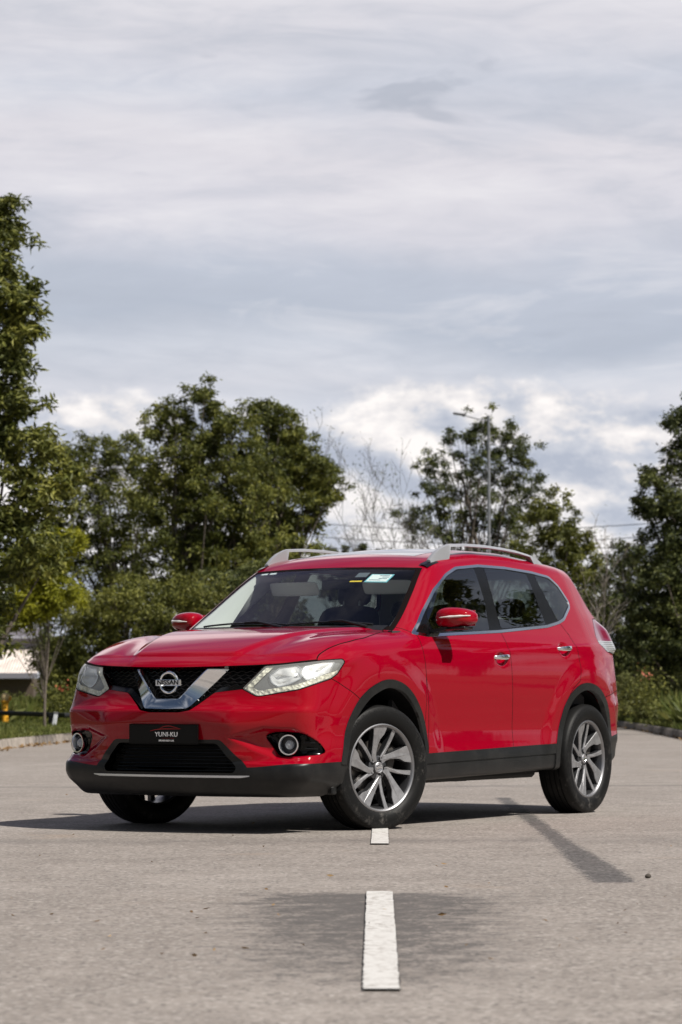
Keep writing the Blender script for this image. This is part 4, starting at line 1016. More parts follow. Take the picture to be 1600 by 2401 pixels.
# ------------------------------------------------------------------ ground
def at(px, depth, z=None, py=None):
    """world point seen in column px at a given distance along the view"""
    p = CAM+depth*(fwv+rtv*(px-800)/FPX); 
    if py is not None: p = CAM+depth*(fwv+rtv*(px-800)/FPX+upv*(1200.5-py)/FPX); return p
    p[2] = 0 if z is None else z; return p
def gr(px, py, z=0.):
    d = fwv+rtv*(px-800)/FPX+upv*(1200.5-py)/FPX; t = (z-CAM[2])/d[2]; return CAM+d*t
def asphalt_fn(n, nt, b):
    tc = n('ShaderNodeTexCoord').outputs['Object']
    grain = n('ShaderNodeTexVoronoi', Vector=tc, Scale=72., Randomness=1.).outputs['Color']
    gv = n('ShaderNodeSeparateColor', Color=grain).outputs[0]
    fine = n('ShaderNodeTexNoise', Vector=tc, Scale=60., Detail=6., Roughness=.75).outputs[0]
    mid = n('ShaderNodeTexNoise', Vector=tc, Scale=2.3, Detail=7., Roughness=.68).outputs[0]
    big = n('ShaderNodeTexNoise', Vector=tc, Scale=.28, Detail=4., Roughness=.55, Distortion=.6).outputs[0]
    c = mixc(n, ramp(n, big, [(.35, 0.), (.65, 1.)]), (.232, .204, .182), (.280, .250, .226))
    c = mixc(n, ramp(n, mid, [(.42, .55), (.58, 0.)]), c, (.175, .154, .137))
    c = mixc(n, math_(n, 'MULTIPLY', ramp(n, gv, [(.0, 1.), (.22, 0.)]), .8), c, (.085, .078, .072))
    c = mixc(n, math_(n, 'MULTIPLY', ramp(n, gv, [(.76, 0.), (.95, 1.)]), .6), c, (.42, .39, .36))
    pits = ramp(n, n('ShaderNodeTexNoise', Vector=tc, Scale=26., Detail=5., Roughness=.8).outputs[0], [(.60, 0.), (.68, .75)])
    c = mixc(n, pits, c, (.12, .108, .10))
    # rust and oil coloured patches, where the surface itself is stained
    ru = n('ShaderNodeTexNoise', Vector=tc, Scale=.9, Detail=5., Roughness=.6).outputs[0]
    c = mixc(n, ramp(n, ru, [(.62, 0.), (.72, .35)]), c, (.30, .225, .165))
    # dark worn asphalt around the near dash: bare bitumen, its own shape
    sp = n('ShaderNodeSeparateXYZ', Vector=tc).outputs
    dx, dy = ST1[0]-ST0[0], ST1[1]-ST0[1]; L = math.hypot(dx, dy); ux, uy = dx/L, dy/L
    a = math_(n, 'ADD', math_(n, 'MULTIPLY', math_(n, 'SUBTRACT', sp[0], float(ST0[0])), ux), math_(n, 'MULTIPLY', math_(n, 'SUBTRACT', sp[1], float(ST0[1])), uy))
    l = math_(n, 'ADD', math_(n, 'MULTIPLY', math_(n, 'SUBTRACT', sp[0], float(ST0[0])), -uy), math_(n, 'MULTIPLY', math_(n, 'SUBTRACT', sp[1], float(ST0[1])), ux))
    sv = n('ShaderNodeCombineXYZ', X=math_(n, 'MULTIPLY', a, 9.), Y=math_(n, 'MULTIPLY', l, 2.2), Z=0.).outputs[0]
    streak = n('ShaderNodeTexNoise', Vector=sv, Scale=1., Detail=8., Roughness=.7).outputs[0]
    lat = math_(n, 'ADD', math_(n, 'ABSOLUTE', math_(n, 'SUBTRACT', l, .03)), math_(n, 'MULTIPLY', math_(n, 'SUBTRACT', streak, .5), 1.1))
    ends = math_(n, 'MULTIPLY', ramp(n, math_(n, 'DIVIDE', a, L*1.25), [(.0, 0.), (.03, .35), (.20, .7), (.5, .95), (.780, 1.), (.815, 0.)]), ramp(n, math_(n, 'ADD', lat, math_(n, 'MULTIPLY', math_(n, 'SUBTRACT', 1., math_(n, 'DIVIDE', a, L)), .10)), [(.08, 1.), (.36, .75), (.60, 0.)]))
    pt = n('ShaderNodeTexNoise', Vector=tc, Scale=9., Detail=7., Roughness=.72).outputs[0]
    gg = math_(n, 'ADD', math_(n, 'ADD', math_(n, 'MULTIPLY', math_(n, 'SUBTRACT', fine, .5), 1.2), math_(n, 'MULTIPLY', math_(n, 'SUBTRACT', pt, .5), 2.6)), math_(n, 'MULTIPLY', math_(n, 'SUBTRACT', gv, .5), .75))
    mm = math_(n, 'MULTIPLY', ramp(n, math_(n, 'ADD', ends, gg), [(.42, 0.), (.78, 1.)]), math_(n, 'GREATER_THAN', ends, .02))
    c = mixc(n, math_(n, 'MULTIPLY', mm, .80), c, (.062, .058, .056))
    # old tar strip: a straight dark stain with crumbling sides
    tx, ty = -.8637, -.5040
    ta = math_(n, 'ADD', math_(n, 'MULTIPLY', math_(n, 'SUBTRACT', sp[0], 3.49), tx), math_(n, 'MULTIPLY', math_(n, 'SUBTRACT', sp[1], 3.99), ty))
    tl = math_(n, 'ADD', math_(n, 'MULTIPLY', math_(n, 'SUBTRACT', sp[0], 3.49), -ty), math_(n, 'MULTIPLY', math_(n, 'SUBTRACT', sp[1], 3.99), tx))
    hw = n('ShaderNodeMapRange', Value=ta, _1=1.2, _2=3.2, _3=.092, _4=.055).outputs[0]
    ed = math_(n, 'SUBTRACT', math_(n, 'ABSOLUTE', tl), hw)
    ed = math_(n, 'ADD', ed, math_(n, 'ADD', math_(n, 'MULTIPLY', math_(n, 'SUBTRACT', fine, .5), .20), math_(n, 'MULTIPLY', math_(n, 'SUBTRACT', gv, .5), .03)))
    tm = math_(n, 'MULTIPLY', ramp(n, math_(n, 'ADD', math_(n, 'MULTIPLY', ed, 12.), .5), [(.44, 1.), (.56, 0.)]), math_(n, 'MULTIPLY', math_(n, 'GREATER_THAN', math_(n, 'ADD', ta, math_(n, 'MULTIPLY', math_(n, 'SUBTRACT', fine, .5), .2)), 0.), math_(n, 'LESS_THAN', ta, 9.7)))
    c = mixc(n, math_(n, 'MULTIPLY', tm, ramp(n, mid, [(.3, .97), (.7, .75)])), c, mixc(n, gv, (.030, .028, .028), (.12, .113, .11)))
    # transverse construction joint behind the car
    jx, jy = J1[0]-J0[0], J1[1]-J0[1]; JL = math.hypot(jx, jy)
    j = math_(n, 'ADD', math_(n, 'MULTIPLY', math_(n, 'SUBTRACT', sp[0], float(J0[0])), -jy/JL), math_(n, 'MULTIPLY', math_(n, 'SUBTRACT', sp[1], float(J0[1])), jx/JL))
    jm = ramp(n, math_(n, 'ADD', math_(n, 'ABSOLUTE', j), math_(n, 'MULTIPLY', math_(n, 'SUBTRACT', fine, .5), .25)), [(.03, 1.), (.34, 0.)])
    jm2 = ramp(n, math_(n, 'ABSOLUTE', math_(n, 'ADD', j, 9.)), [(.05, .7), (.4, 0.)])
    c = mixc(n, math_(n, 'MULTIPLY', math_(n, 'MAXIMUM', jm, jm2), math_(n, 'MULTIPLY', ramp(n, mid, [(.3, 1.), (.65, .3)]), .75)), c, (.11, .10, .095))
    link(nt, c, b.inputs['Base Color'])
    h = math_(n, 'ADD', math_(n, 'MULTIPLY', gv, .5), math_(n, 'ADD', math_(n, 'MULTIPLY', fine, .8), math_(n, 'MULTIPLY', pits, -.6)))
    link(nt, n('ShaderNodeBump', Height=h, Strength=.55, Distance=.004).outputs[0], b.inputs['Normal'])
ST0 = gr(893, 2324); ST1 = gr(890, 2094)
J0 = gr(0, 1846); J1 = gr(1600, 1842)
ASPH = mat('asphalt', rough=.82, spec=.35, fn=asphalt_fn)
def sheet(name, pts, z, m, kind='structure'):
    o = mkobj(name, [(p[0], p[1], z) for p in pts], [tuple(range(len(pts)))], m, smooth=False)
    if o.data.polygons[0].normal.z < 0: o.data.flip_normals()
    if kind: o['kind'] = kind
    return o
sheet('road', [(-3000, -3000), (3000, -3000), (3000, 3000), (-3000, 3000)], 0, ASPH)
def paint_line_fn(n, nt, b):
    tc = n('ShaderNodeTexCoord').outputs['Object']
    t = n('ShaderNodeTexNoise', Vector=tc, Scale=30., Detail=8., Roughness=.75).outputs[0]
    g = n('ShaderNodeTexNoise', Vector=tc, Scale=5., Detail=4.).outputs[0]
    f = math_(n, 'MULTIPLY', ramp(n, t, [(.50, 0.), (.60, 1.)]), ramp(n, g, [(.38, .5), (.58, 1.)]))
    link(nt, mixc(n, f, (.53, .52, .50), (.27, .245, .222)), b.inputs['Base Color'])
    link(nt, n('ShaderNodeBump', Height=t, Strength=.4, Distance=.003).outputs[0], b.inputs['Normal'])
LINEM = mat('road_paint', rough=.75, fn=paint_line_fn)
BIT = mat('bitumen', rough=.8, fn=noise_col((.035, .033, .032), (.15, .135, .125), 45., 8., .8, .38, .68, .6, .006))
rnd = random.Random(5)
def ragged(a0, a1, b0, b1, n, amp):
    """quad strip from edge a0-a1 to edge b0-b1 with slightly irregular sides"""
    L_ = []; R_ = []
    for i in range(n+1):
        t = i/n; l = np.array(a0)*(1-t)+np.array(b0)*t; r = np.array(a1)*(1-t)+np.array(b1)*t; u = (r-l)/np.linalg.norm(r-l)
        L_.append(l+u*rnd.uniform(-amp, amp)); R_.append(r+u*rnd.uniform(-amp, amp))
    return L_, R_
def strip_sheet(name, L_, R_, z, m, label=None):
    n = len(L_); V = [(p[0], p[1], z) for p in L_]+[(p[0], p[1], z) for p in R_]
    o = mkobj(name, V, [(i, n+i, n+i+1, i+1) for i in range(n-1)], m, smooth=False)
    if o.data.polygons[0].normal.z < 0: o.data.flip_normals()
    o['kind'] = 'structure'; return o
for (l0, r0, l1, r1) in (((851, 2325), (937, 2325), (860, 2094), (921, 2094)), ((870, 1981), (912, 1981), (876, 1918), (909, 1918)), ((875, 1872), (903, 1872), (877, 1845), (900, 1845))):
    a0, a1, b0, b1 = gr(*l0), gr(*r0), gr(*l1), gr(*r1)
    L_, R_ = ragged(a0, a1, b0, b1, 160, .0022); strip_sheet('road_marking', L_, R_, .008, LINEM)
    u = (a1-a0)/np.linalg.norm(a1-a0); L2, R2 = ragged(a0-u*.001, a1+u*.004, b0-u*.001, b1+u*.004, 160, .004); strip_sheet('road_marking_edge', L2, R2, .004, BIT)
# ------------------------------------------------------------------ verge and kerb
KP = [(-900, 1990), (-300, 1812), (0, 1757), (90, 1746), (170, 1738), (500, 1716), (900, 1702), (1200, 1697), (1440, 1703), (1520, 1716), (1600, 1733), (1800, 1772), (2600, 1960)]
K = [gr(*p)[:2] for p in KP]
kx = cub(range(len(K)), [p[0] for p in K]); ky = cub(range(len(K)), [p[1] for p in K])
ts = np.linspace(0, len(K)-1, 500); KL = np.stack([np.interp(ts, range(len(K)), [p[0] for p in K]), np.interp(ts, range(len(K)), [p[1] for p in K])], 1)
cdir = fwv[:2]/np.linalg.norm(fwv[:2])
tn = np.gradient(KL, axis=0); tn /= np.linalg.norm(tn, axis=1)[:, None]; nrm = np.stack([-tn[:, 1], tn[:, 0]], 1); nrm *= np.sign((nrm[250] @ cdir))
V = []; hts = [(-.02, .0), (.0, .13), (.03, .155), (.13, .16), (.16, .15), (.16, 0)]
for i in range(len(KL)):
    for o_, h in hts: V.append((*(KL[i]+nrm[i]*o_), h))
kf = [(i*6+k, i*6+k+1, (i+1)*6+k+1, (i+1)*6+k) for i in range(len(KL)-1) for k in range(5)]
def kerb_fn(n, nt, b):
    tc = n('ShaderNodeTexCoord').outputs['Object']
    t = n('ShaderNodeTexNoise', Vector=tc, Scale=6., Detail=8., Roughness=.7).outputs[0]
    g = n('ShaderNodeTexNoise', Vector=tc, Scale=.45, Detail=4.).outputs[0]
    f = math_(n, 'ADD', math_(n, 'MULTIPLY', t, .45), math_(n, 'MULTIPLY', g, .55))
    link(nt, mixc(n, ramp(n, f, [(.40, 0.), (.56, 1.)]), (.075, .066, .058), (.34, .30, .26)), b.inputs['Base Color'])
    link(nt, n('ShaderNodeBump', Height=t, Strength=.6, Distance=.01).outputs[0], b.inputs['Normal'])
o = mkobj('kerb', V, kf, mat('kerb_concrete', rough=.9, fn=kerb_fn), smooth=False); o['kind'] = 'structure'
import bmesh
bm = bmesh.new(); bm.from_mesh(o.data); bmesh.ops.recalc_face_normals(bm, faces=bm.faces); bm.to_mesh(o.data); bm.free()
far = 900.
V = [(*(KL[i]+nrm[i]*.15), .146) for i in range(0, 500, 5)]; m_ = len(V); 
V += [(*(KL[i]+nrm[i]*12), .16) for i in range(0, 500, 5)]; c0 = np.array(V[m_//2][:2]); 
for i in range(m_):
    p = np.array(V[m_+i][:2]); d = (p-CAM[:2]); d /= np.linalg.norm(d); V.append((*(CAM[:2]+d*far), .2))
fs = [(i, i+1, m_+i+1, m_+i) for i in range(m_-1)]+[(m_+i, m_+i+1, 2*m_+i+1, 2*m_+i) for i in range(m_-1)]
o = mkobj('verge', V, fs, mat('verge_soil', rough=.95, fn=noise_col((.035, .050, .014), (.085, .080, .035), 3., 8., .7)), smooth=False); o['kind'] = 'structure'
bm = bmesh.new(); bm.from_mesh(o.data); bmesh.ops.recalc_face_normals(bm, faces=bm.faces)
if sum(f.normal.z for f in bm.faces) < 0: bmesh.ops.reverse_faces(bm, faces=bm.faces)
bm.to_mesh(o.data); bm.free()
# ------------------------------------------------------------------ foliage
def leaf_fn(c1, c2, c3, trans=.35):
    def fn(n, nt, b):
        g = n('ShaderNodeNewGeometry'); r = g.outputs['Random Per Island']
        col = ramp(n, r, [(0., c1), (.55, c2), (1., c3)])
        link(nt, col, b.inputs['Base Color'])
        tr = n('ShaderNodeBsdfTranslucent', Color=col)
        mx = n('ShaderNodeMixShader', _0=trans, _1=b.outputs[0], _2=tr.outputs[0])
        b['mx'] = 1
        out = nt.nodes.get('OUT')
        nt['mix'] = mx.name
    return fn
def leaf_mat(name, c1, c2, c3, trans=.3):
    m = D.materials.new(name); m.use_nodes = True; nt = m.node_tree; nt.nodes.clear(); n = NT(nt)
    r = n('ShaderNodeNewGeometry').outputs['Random Per Island']
    tc = n('ShaderNodeTexCoord').outputs['Object']; cl = n('ShaderNodeTexNoise', Vector=tc, Scale=.9, Detail=3.).outputs[0]
    f = math_(n, 'ADD', math_(n, 'MULTIPLY', r, .55), math_(n, 'MULTIPLY', math_(n, 'SUBTRACT', cl, .28), 1.))
    col = ramp(n, f, [(.1, c1), (.5, c2), (.95, c3)])
    b = n('ShaderNodeBsdfPrincipled', Base_Color=col, Roughness=.55); b.inputs['Specular IOR Level'].default_value = .35
    tr = n('ShaderNodeBsdfTranslucent', Color=col)
    mx = n('ShaderNodeMixShader', _0=trans, _1=b.outputs[0], _2=tr.outputs[0]); n('ShaderNodeOutputMaterial', Surface=mx.outputs[0])
    return m
LEAF = leaf_mat('leaf_green', (.030, .040, .010), (.105, .120, .024), (.34, .33, .07))  # brightest, yellowest stop puts sunlit highlights into the leaf colour
LEAFD = leaf_mat('leaf_dark', (.020, .030, .010), (.062, .078, .020), (.22, .23, .06), .22)
LEAFY = leaf_mat('leaf_yellow', (.10, .115, .012), (.28, .29, .022), (.55, .52, .05), .4)
LEAFO = leaf_mat('leaf_olive', (.035, .045, .010), (.125, .135, .026), (.36, .35, .08), .3)
GRASSM = leaf_mat('grass_blade', (.055, .075, .015), (.115, .140, .028), (.24, .23, .07), .35)
DRYM = leaf_mat('dry_leaf', (.10, .055, .02), (.22, .13, .05), (.34, .24, .12), .1)
BARK = mat('bark', rough=.9, fn=noise_col((.06, .048, .038), (.19, .16, .13), 9., 6., .7, .3, .7, .6, .02))
PBARK = mat('pale_bark', rough=.9, fn=noise_col((.14, .12, .10), (.36, .32, .28), 9., 6., .7, .3, .7, .5, .02))
def leaves(rs, P, size, aspect=.32, droop=.4, jit=.35):
    """one bent blade per point: 6 vertices, 2 quads"""
    N = len(P); th = rs.uniform(0, 2*np.pi, N); ph = np.clip(rs.normal(-droop, .5, N), -1.45, 1.3)
    d = np.stack([np.cos(th)*np.cos(ph), np.sin(th)*np.cos(ph), np.sin(ph)], 1)
    r = rs.normal(size=(N, 3)); s = np.cross(d, r); s /= np.linalg.norm(s, axis=1)[:, None]; up = np.cross(s, d)
    L = (size*rs.uniform(.6, 1.25, N))[:, None]; w = L*aspect*.5
    b = P; m = P+d*L*.5+up*L*.06; t = P+d*L
    V = np.stack([b, m-s*w, m+s*w, t], 1).reshape(-1, 3)
    k = np.arange(N)*4
    return V, np.stack([k, k+1, k+3, k+2], 1)
def tree(name, base, height, blobs, nleaf, lm, bark, label, cat='tree', group=None, seed=0, size=.13, aspect=.34, trunk_r=.12, stems=1, crown_name='crown', limbs=True, fill=.55):
    """blobs: crown masses (dx across the view, dd along the view, z, rx, rd, rz) relative to the base"""
    rs = np.random.RandomState(seed); base = np.array(base, float)
    root = empty(name, tuple(base)); tag(root, label, cat, group)
    R2 = np.array([rtv[0], rtv[1], 0]); F2 = np.array([cdir[0], cdir[1], 0])
    # tufts spread through the blobs, thinned so that sky shows through
    vol = np.array([b[3]*b[4]*b[5] for b in blobs])**(2/3); vol = vol/vol.sum()
    tufts = []; tr_ = []
    ntuft = max(12, int(nleaf/70))
    for b, v in zip(blobs, vol):
        k = max(3, int(ntuft*v)); u = rs.normal(size=(k, 3)); u /= np.linalg.norm(u, axis=1)[:, None]; rr = rs.uniform(.12, 1, k)**fill
        lump = 1+.22*np.sin(u[:, 0]*5+seed)*np.sin(u[:, 2]*6+seed*1.7)+.12*np.sin(u[:, 1]*9+u[:, 2]*11+seed)
        q = u*(rr*lump)[:, None]
        tufts.append(R2*(b[0]+q[:, 0:1]*b[3])+F2*(b[1]+q[:, 1:2]*b[4])+np.array([0, 0, 1.])*(b[2]+q[:, 2:3]*b[5])); tr_.append(np.full(k, min(b[3:])))
    T = np.concatenate(tufts); TR = np.concatenate(tr_)
    T = T[T[:, 2] > .15]; TR = TR[:len(T)]
    per = rs.multinomial(nleaf, np.ones(len(T))/len(T)); idx = np.repeat(np.arange(len(T)), per)
    sp = np.minimum(.16+.13*TR, .55)[idx][:, None]*rs.uniform(.5, 1.1, len(idx))[:, None]
    off = rs.normal(size=(len(idx), 3)); off /= (np.linalg.norm(off, axis=1)[:, None]+1e-9); off *= rs.uniform(0, 1, len(idx))[:, None]**.5*sp; off[:, 2] *= .75
    V, Fq = leaves(rs, T[idx]+off, size, aspect)
    mkobj(crown_name, V, Fq, lm, root, smooth=False)
    if limbs:
        top = max(b[2]+b[5]*.5 for b in blobs); cxs = sum(b[0]*b[5] for b in blobs)/sum(b[5] for b in blobs)
        mb = MB()
        for s in range(stems):
            a = rs.uniform(0, 6.28); lean = .12*height*(s > 0); pts = []; n = 9
            for i in range(n+1):
                t = i/n; w = R2*(cxs*t+.06*height*math.sin(3*t+a)*t+lean*math.cos(a)*t)+F2*(.05*height*math.sin(4*t+a)*t+lean*math.sin(a)*t)
                pts.append(w+np.array([0, 0, -.1+(top+.1)*t*.78]))
            mb.tube(pts, [trunk_r*(1-.82*i/n)*(1 if s == 0 else .7) for i in range(n+1)], 8)
            pick = rs.choice(len(T), min(len(T), 26), replace=False)
            for j in pick:
                q = T[j]; t0 = np.clip(q[2]/top*.75-.12, .08, .9); k = int(t0*n); p0 = pts[k]; mid = (p0+q)/2+np.array([0, 0, .12*np.linalg.norm(q-p0)])*rs.uniform(-.2, 1)+rs.normal(size=3)*.08
                r0 = trunk_r*(1-.82*t0)*.42; mb.tube([p0, p0*.6+mid*.4, mid, q], [r0, r0*.75, r0*.5, r0*.16], 5, False)
        mb.build('trunk', bark, root, smooth=True, recalc=False)
    return root
Z0 = .16
G1 = 'trees behind the verge'
def px_m(depth): return FPX/depth
def H_(py, depth): return CAM[2]+(1635-py)/px_m(depth)          # height above ground of a picture row
def B_(specs, depth, cx):
    """crown masses given by picture column, row and radii in picture units at that distance"""
    s = px_m(depth); out = []
    for (x, y, rx, ry, *r) in specs: out.append(((x-cx)/s, (r[0] if r else 0.), H_(y, depth)-Z0, rx/s, max(rx, ry)/s*.8, ry/s))
    return out
def T_(name, cx, depth, specs, n, lm, label, seed, **k):
    top = min(y-ry for x, y, rx, ry, *_ in specs)
    return tree(name, at(cx, depth, Z0), H_(top, depth), B_(specs, depth, cx), n, lm, k.pop('bark', BARK), label, seed=seed, **k)
near = T_('tall_tree', -60, 43, [(-20, 540, 70, 110), (-5, 490, 45, 70), (10, 930, 85, 90), (30, 780, 70, 90), (0, 700, 90, 110), (-40, 640, 110, 150), (0, 850, 80, 110), (-40, 1000, 130, 120), (70, 1040, 95, 80), (90, 1130, 110, 100), (-60, 1200, 150, 130), (40, 1280, 120, 100), (-30, 1400, 110, 90), (-30, 1500, 90, 50)], 31000, LEAF, 'tallest tree, slender and leafy, cut off by the left edge of the photo', 3, size=.15, aspect=.30, trunk_r=.16)
T_('leafy_tree', 260, 78, [(220, 1080, 90, 70), (300, 1060, 70, 60), (170, 1130, 90, 90), (280, 1180, 130, 110), (160, 1260, 110, 110), (270, 1330, 130, 110)], 31000, LEAF, 'lower rounded tree between the tallest tree and the broad domed tree', 11, group=G1, trunk_r=.14, stems=2)
T_('broad_tree', 500, 72, [(470, 950, 62, 62), (400, 985, 65, 50), (540, 1000, 80, 70), (440, 1060, 110, 80), (560, 1110, 120, 90), (400, 1160, 110, 100), (500, 1220, 150, 110), (560, 1330, 150, 90), (420, 1330, 130, 100)], 62000, LEAF, 'broad domed tree with the highest crown behind the bonnet, left of centre', 17, group=G1, trunk_r=.2, stems=3)
T_('rounded_tree', 660, 74, [(640, 985, 72, 55), (690, 1040, 50, 60), (640, 1080, 90, 80), (730, 1110, 70, 60), (765, 1140, 48, 70), (690, 1180, 100, 75), (620, 1230, 90, 80), (660, 1300, 110, 60)], 44000, LEAF, 'round-topped tree at the right end of the left-hand group, above the windscreen', 23, group=G1, trunk_r=.16, stems=2)
T_('yellow_shrub', 110, 50, [(150, 1260, 60, 26), (90, 1300, 90, 45), (60, 1350, 85, 60), (130, 1400, 70, 50), (40, 1430, 80, 45)], 18000, LEAFY, 'bright yellow-green feathery shrub under the tallest tree at left', 31, cat='shrub', size=.13, aspect=.22, trunk_r=.03, stems=1)
T_('olive_shrub', 330, 60, [(330, 1420, 170, 60), (200, 1450, 130, 60), (420, 1385, 120, 45), (250, 1530, 150, 70), (140, 1560, 70, 80), (400, 1500, 130, 80), (160, 1620, 60, 40), (260, 1610, 120, 50)], 42000, LEAFO, 'spreading olive-green shrub behind the bonnet of the car', 37, cat='shrub', size=.10, trunk_r=.07, stems=4)
T_('olive_shrub', 540, 64, [(520, 1400, 120, 60), (620, 1370, 110, 60), (560, 1480, 150, 80)], 18000, LEAFD, 'dark low shrub behind the windscreen and the car mirror at left', 39, cat='shrub', size=.11, trunk_r=.06, stems=3)
T_('leafy_tree', 1130, 84, [(1130, 985, 42, 42), (1180, 1010, 55, 50), (1080, 1030, 45, 45), (1210, 1060, 60, 50), (1120, 1090, 90, 60), (1230, 1130, 65, 60), (1010, 1090, 45, 40), (1030, 1150, 70, 60), (1160, 1180, 110, 70), (970, 1215, 60, 35), (1050, 1240, 80, 55), (1210, 1250, 100, 70), (1130, 1330, 120, 60)], 32000, LEAFD, 'dark open-crowned tree right behind the street lamp', 41, group=G1, trunk_r=.15, stems=3, size=.12)
T_('leafy_tree', 1310, 78, [(1290, 1200, 55, 50), (1330, 1260, 70, 50), (1270, 1320, 80, 70), (1370, 1330, 60, 60), (1350, 1420, 90, 90), (1300, 1500, 80, 80)], 28000, LEAFO, 'small tree between the lamp tree and the bare tree, above the rear of the car', 43, group=G1, trunk_r=.09, stems=2)
T_('dark_tree', 1640, 70, [(1600, 1000, 45, 55), (1640, 960, 60, 60), (1590, 1080, 50, 50), (1530, 1120, 48, 30), (1540, 1190, 60, 45), (1600, 1200, 80, 90), (1500, 1170, 30, 14), (1570, 1310, 110, 90), (1640, 1400, 130, 120), (1530, 1420, 90, 80), (1560, 1520, 110, 80)], 60000, LEAFD, 'tall dark tree with layered boughs at the right edge of the photo', 47, size=.12, trunk_r=.2, stems=2, group=G1)
T_('dark_shrub', 1470, 76, [(1470, 1330, 60, 60), (1440, 1420, 80, 80), (1500, 1480, 90, 80), (1450, 1560, 90, 50)], 26000, LEAFD, 'dark shrub right behind the tail light of the car', 53, cat='shrub', size=.11, trunk_r=.06, stems=3)
T_('pale_shrub', 1520, 66, [(1460, 1625, 50, 36), (1500, 1610, 60, 40), (1560, 1622, 60, 36), (1620, 1630, 60, 36), (1500, 1655, 90, 24)], 16000, leaf_mat('leaf_weed', (.06, .07, .02), (.15, .16, .045), (.28, .27, .10), .35), 'pale weedy bush on the verge beside the rear wheel', 59, cat='shrub', size=.10, aspect=.2, trunk_r=.03, stems=3, limbs=False)
T_('weedy_bush', 120, 66, [(60, 1650, 80, 32), (150, 1640, 60, 34), (220, 1640, 60, 40)], 9000, GRASSM, 'weedy light green bush behind the low rail at left', 61, cat='shrub', size=.11, aspect=.2, limbs=False)
for i, (x, y, r_, d_) in enumerate(((815, 1287, 16, 240), (842, 1282, 18, 250), (900, 1286, 17, 260), (780, 1290, 22, 230), (1010, 1296, 24, 260))):
    T_('distant_tree', x, d_, [(x, y+6, r_, 14), (x+6, y+30, r_*1.3, 26), (x-4, y+80, r_*1.3, 50)], 1500, LEAFD, ('small far-off tree above the roof of the car, number %s from left' % 'one two three four five'.split()[sorted(range(5), key=lambda k: (815, 842, 900, 780, 1010)[k]).index(i)]), 70+i, group='far-off trees on the skyline', size=.4, aspect=.5, trunk_r=.12)
def bare(name, cx, depth, ytop, spread, label, seed, m=BARK, leafy=0, r0=.05):
    rs = np.random.RandomState(seed); root = empty(name, tuple(at(cx, depth, Z0))); tag(root, label, 'bare tree', 'leafless trees'); H0 = H_(ytop, depth)-Z0
    mb = MB(); R2 = np.array([rtv[0], rtv[1], 0]); F2 = np.array([cdir[0], cdir[1], 0]); tips = []
    def grow(p, d, L, r, lv):
        pts = [p]; n = 5
        for i in range(n):
            d = d+rs.normal(size=3)*.13+np.array([0, 0, .05]); d /= np.linalg.norm(d); p = p+d*L/n; pts.append(p)
            if lv < 4 and i > 0 and rs.rand() < .85:
                a = rs.normal(size=3); a[2] = abs(a[2])*.6; q = d*.75+a/np.linalg.norm(a)*.62; grow(p, q/np.linalg.norm(q), L*rs.uniform(.42, .66), r*.5, lv+1)
        mb.tube(pts, [max(r*(1-.6*i/n), .0045) for i in range(n+1)], 4 if lv > 1 else 6, False); tips.append(p)
    for s in range(3): grow(np.array([0, 0, 0.])+R2*rs.uniform(-.15, .15), np.array([0, 0, 1.])+R2*rs.uniform(-spread, spread)+F2*rs.uniform(-.2, .2), H0*rs.uniform(.42, .56), r0, 0)
    mb.build('trunk', m, root, smooth=False, recalc=False)
    if leafy:
        T = np.array(tips); P = T[rs.randint(0, len(T), leafy)]+rs.normal(size=(leafy, 3))*.12; V, Fq = leaves(rs, P, .10, .3); mkobj('crown', V, Fq, LEAFD, root, smooth=False)
bare('bare_tree', 960, 78, 1010, .22, 'leafless twiggy tree left of the lamp tree', 5, mat('grey_twig', base=(.15, .14, .13), rough=.9), 900, .022)
bare('bare_tree', 905, 80, 1150, .3, 'low leafless thicket above the middle of the car roof', 7, mat('grey_twig', base=(.2, .2, .2)), 350, .018)
bare('bare_tree', 1400, 70, 1115, .14, 'leafless pale-stemmed tree between the car rear and the dark tree at right', 9, PBARK, 350, .055)
bare('bare_tree', 850, 90, 1200, .3, 'lowest leafless thicket left of the street lamp, on the skyline', 13, mat('grey_twig', base=(.2, .2, .2)), 100, .02)
# undergrowth that closes the view below the crowns: one mass nobody could count
rs = np.random.RandomState(77); PP = []
for x0, x1, y0, dd_ in ((100, 860, 1440, 96), (105, 700, 1520, 84), (1180, 1750, 1430, 98), (1380, 1750, 1500, 86), (-2600, -150, 1430, 92), (1700, 3800, 1430, 92)):
    N = 20000; px = rs.uniform(x0, x1, N); hh = H_(y0, dd_)*(.75+.25*np.sin(px*.021)+.12*np.sin(px*.07+2)); dep = dd_+rs.uniform(-2.5, 2.5, N)
    P = CAM[None]+dep[:, None]*(fwv[None]+rtv[None]*((px-800)/FPX)[:, None]); P[:, 2] = .15+hh*rs.uniform(0, 1, N)**.8; PP.append(P)
PP = np.concatenate(PP); V, Fq = leaves(rs, PP, .26, .42); mkobj('undergrowth', V, Fq, LEAFD, smooth=False)['kind'] = 'stuff'
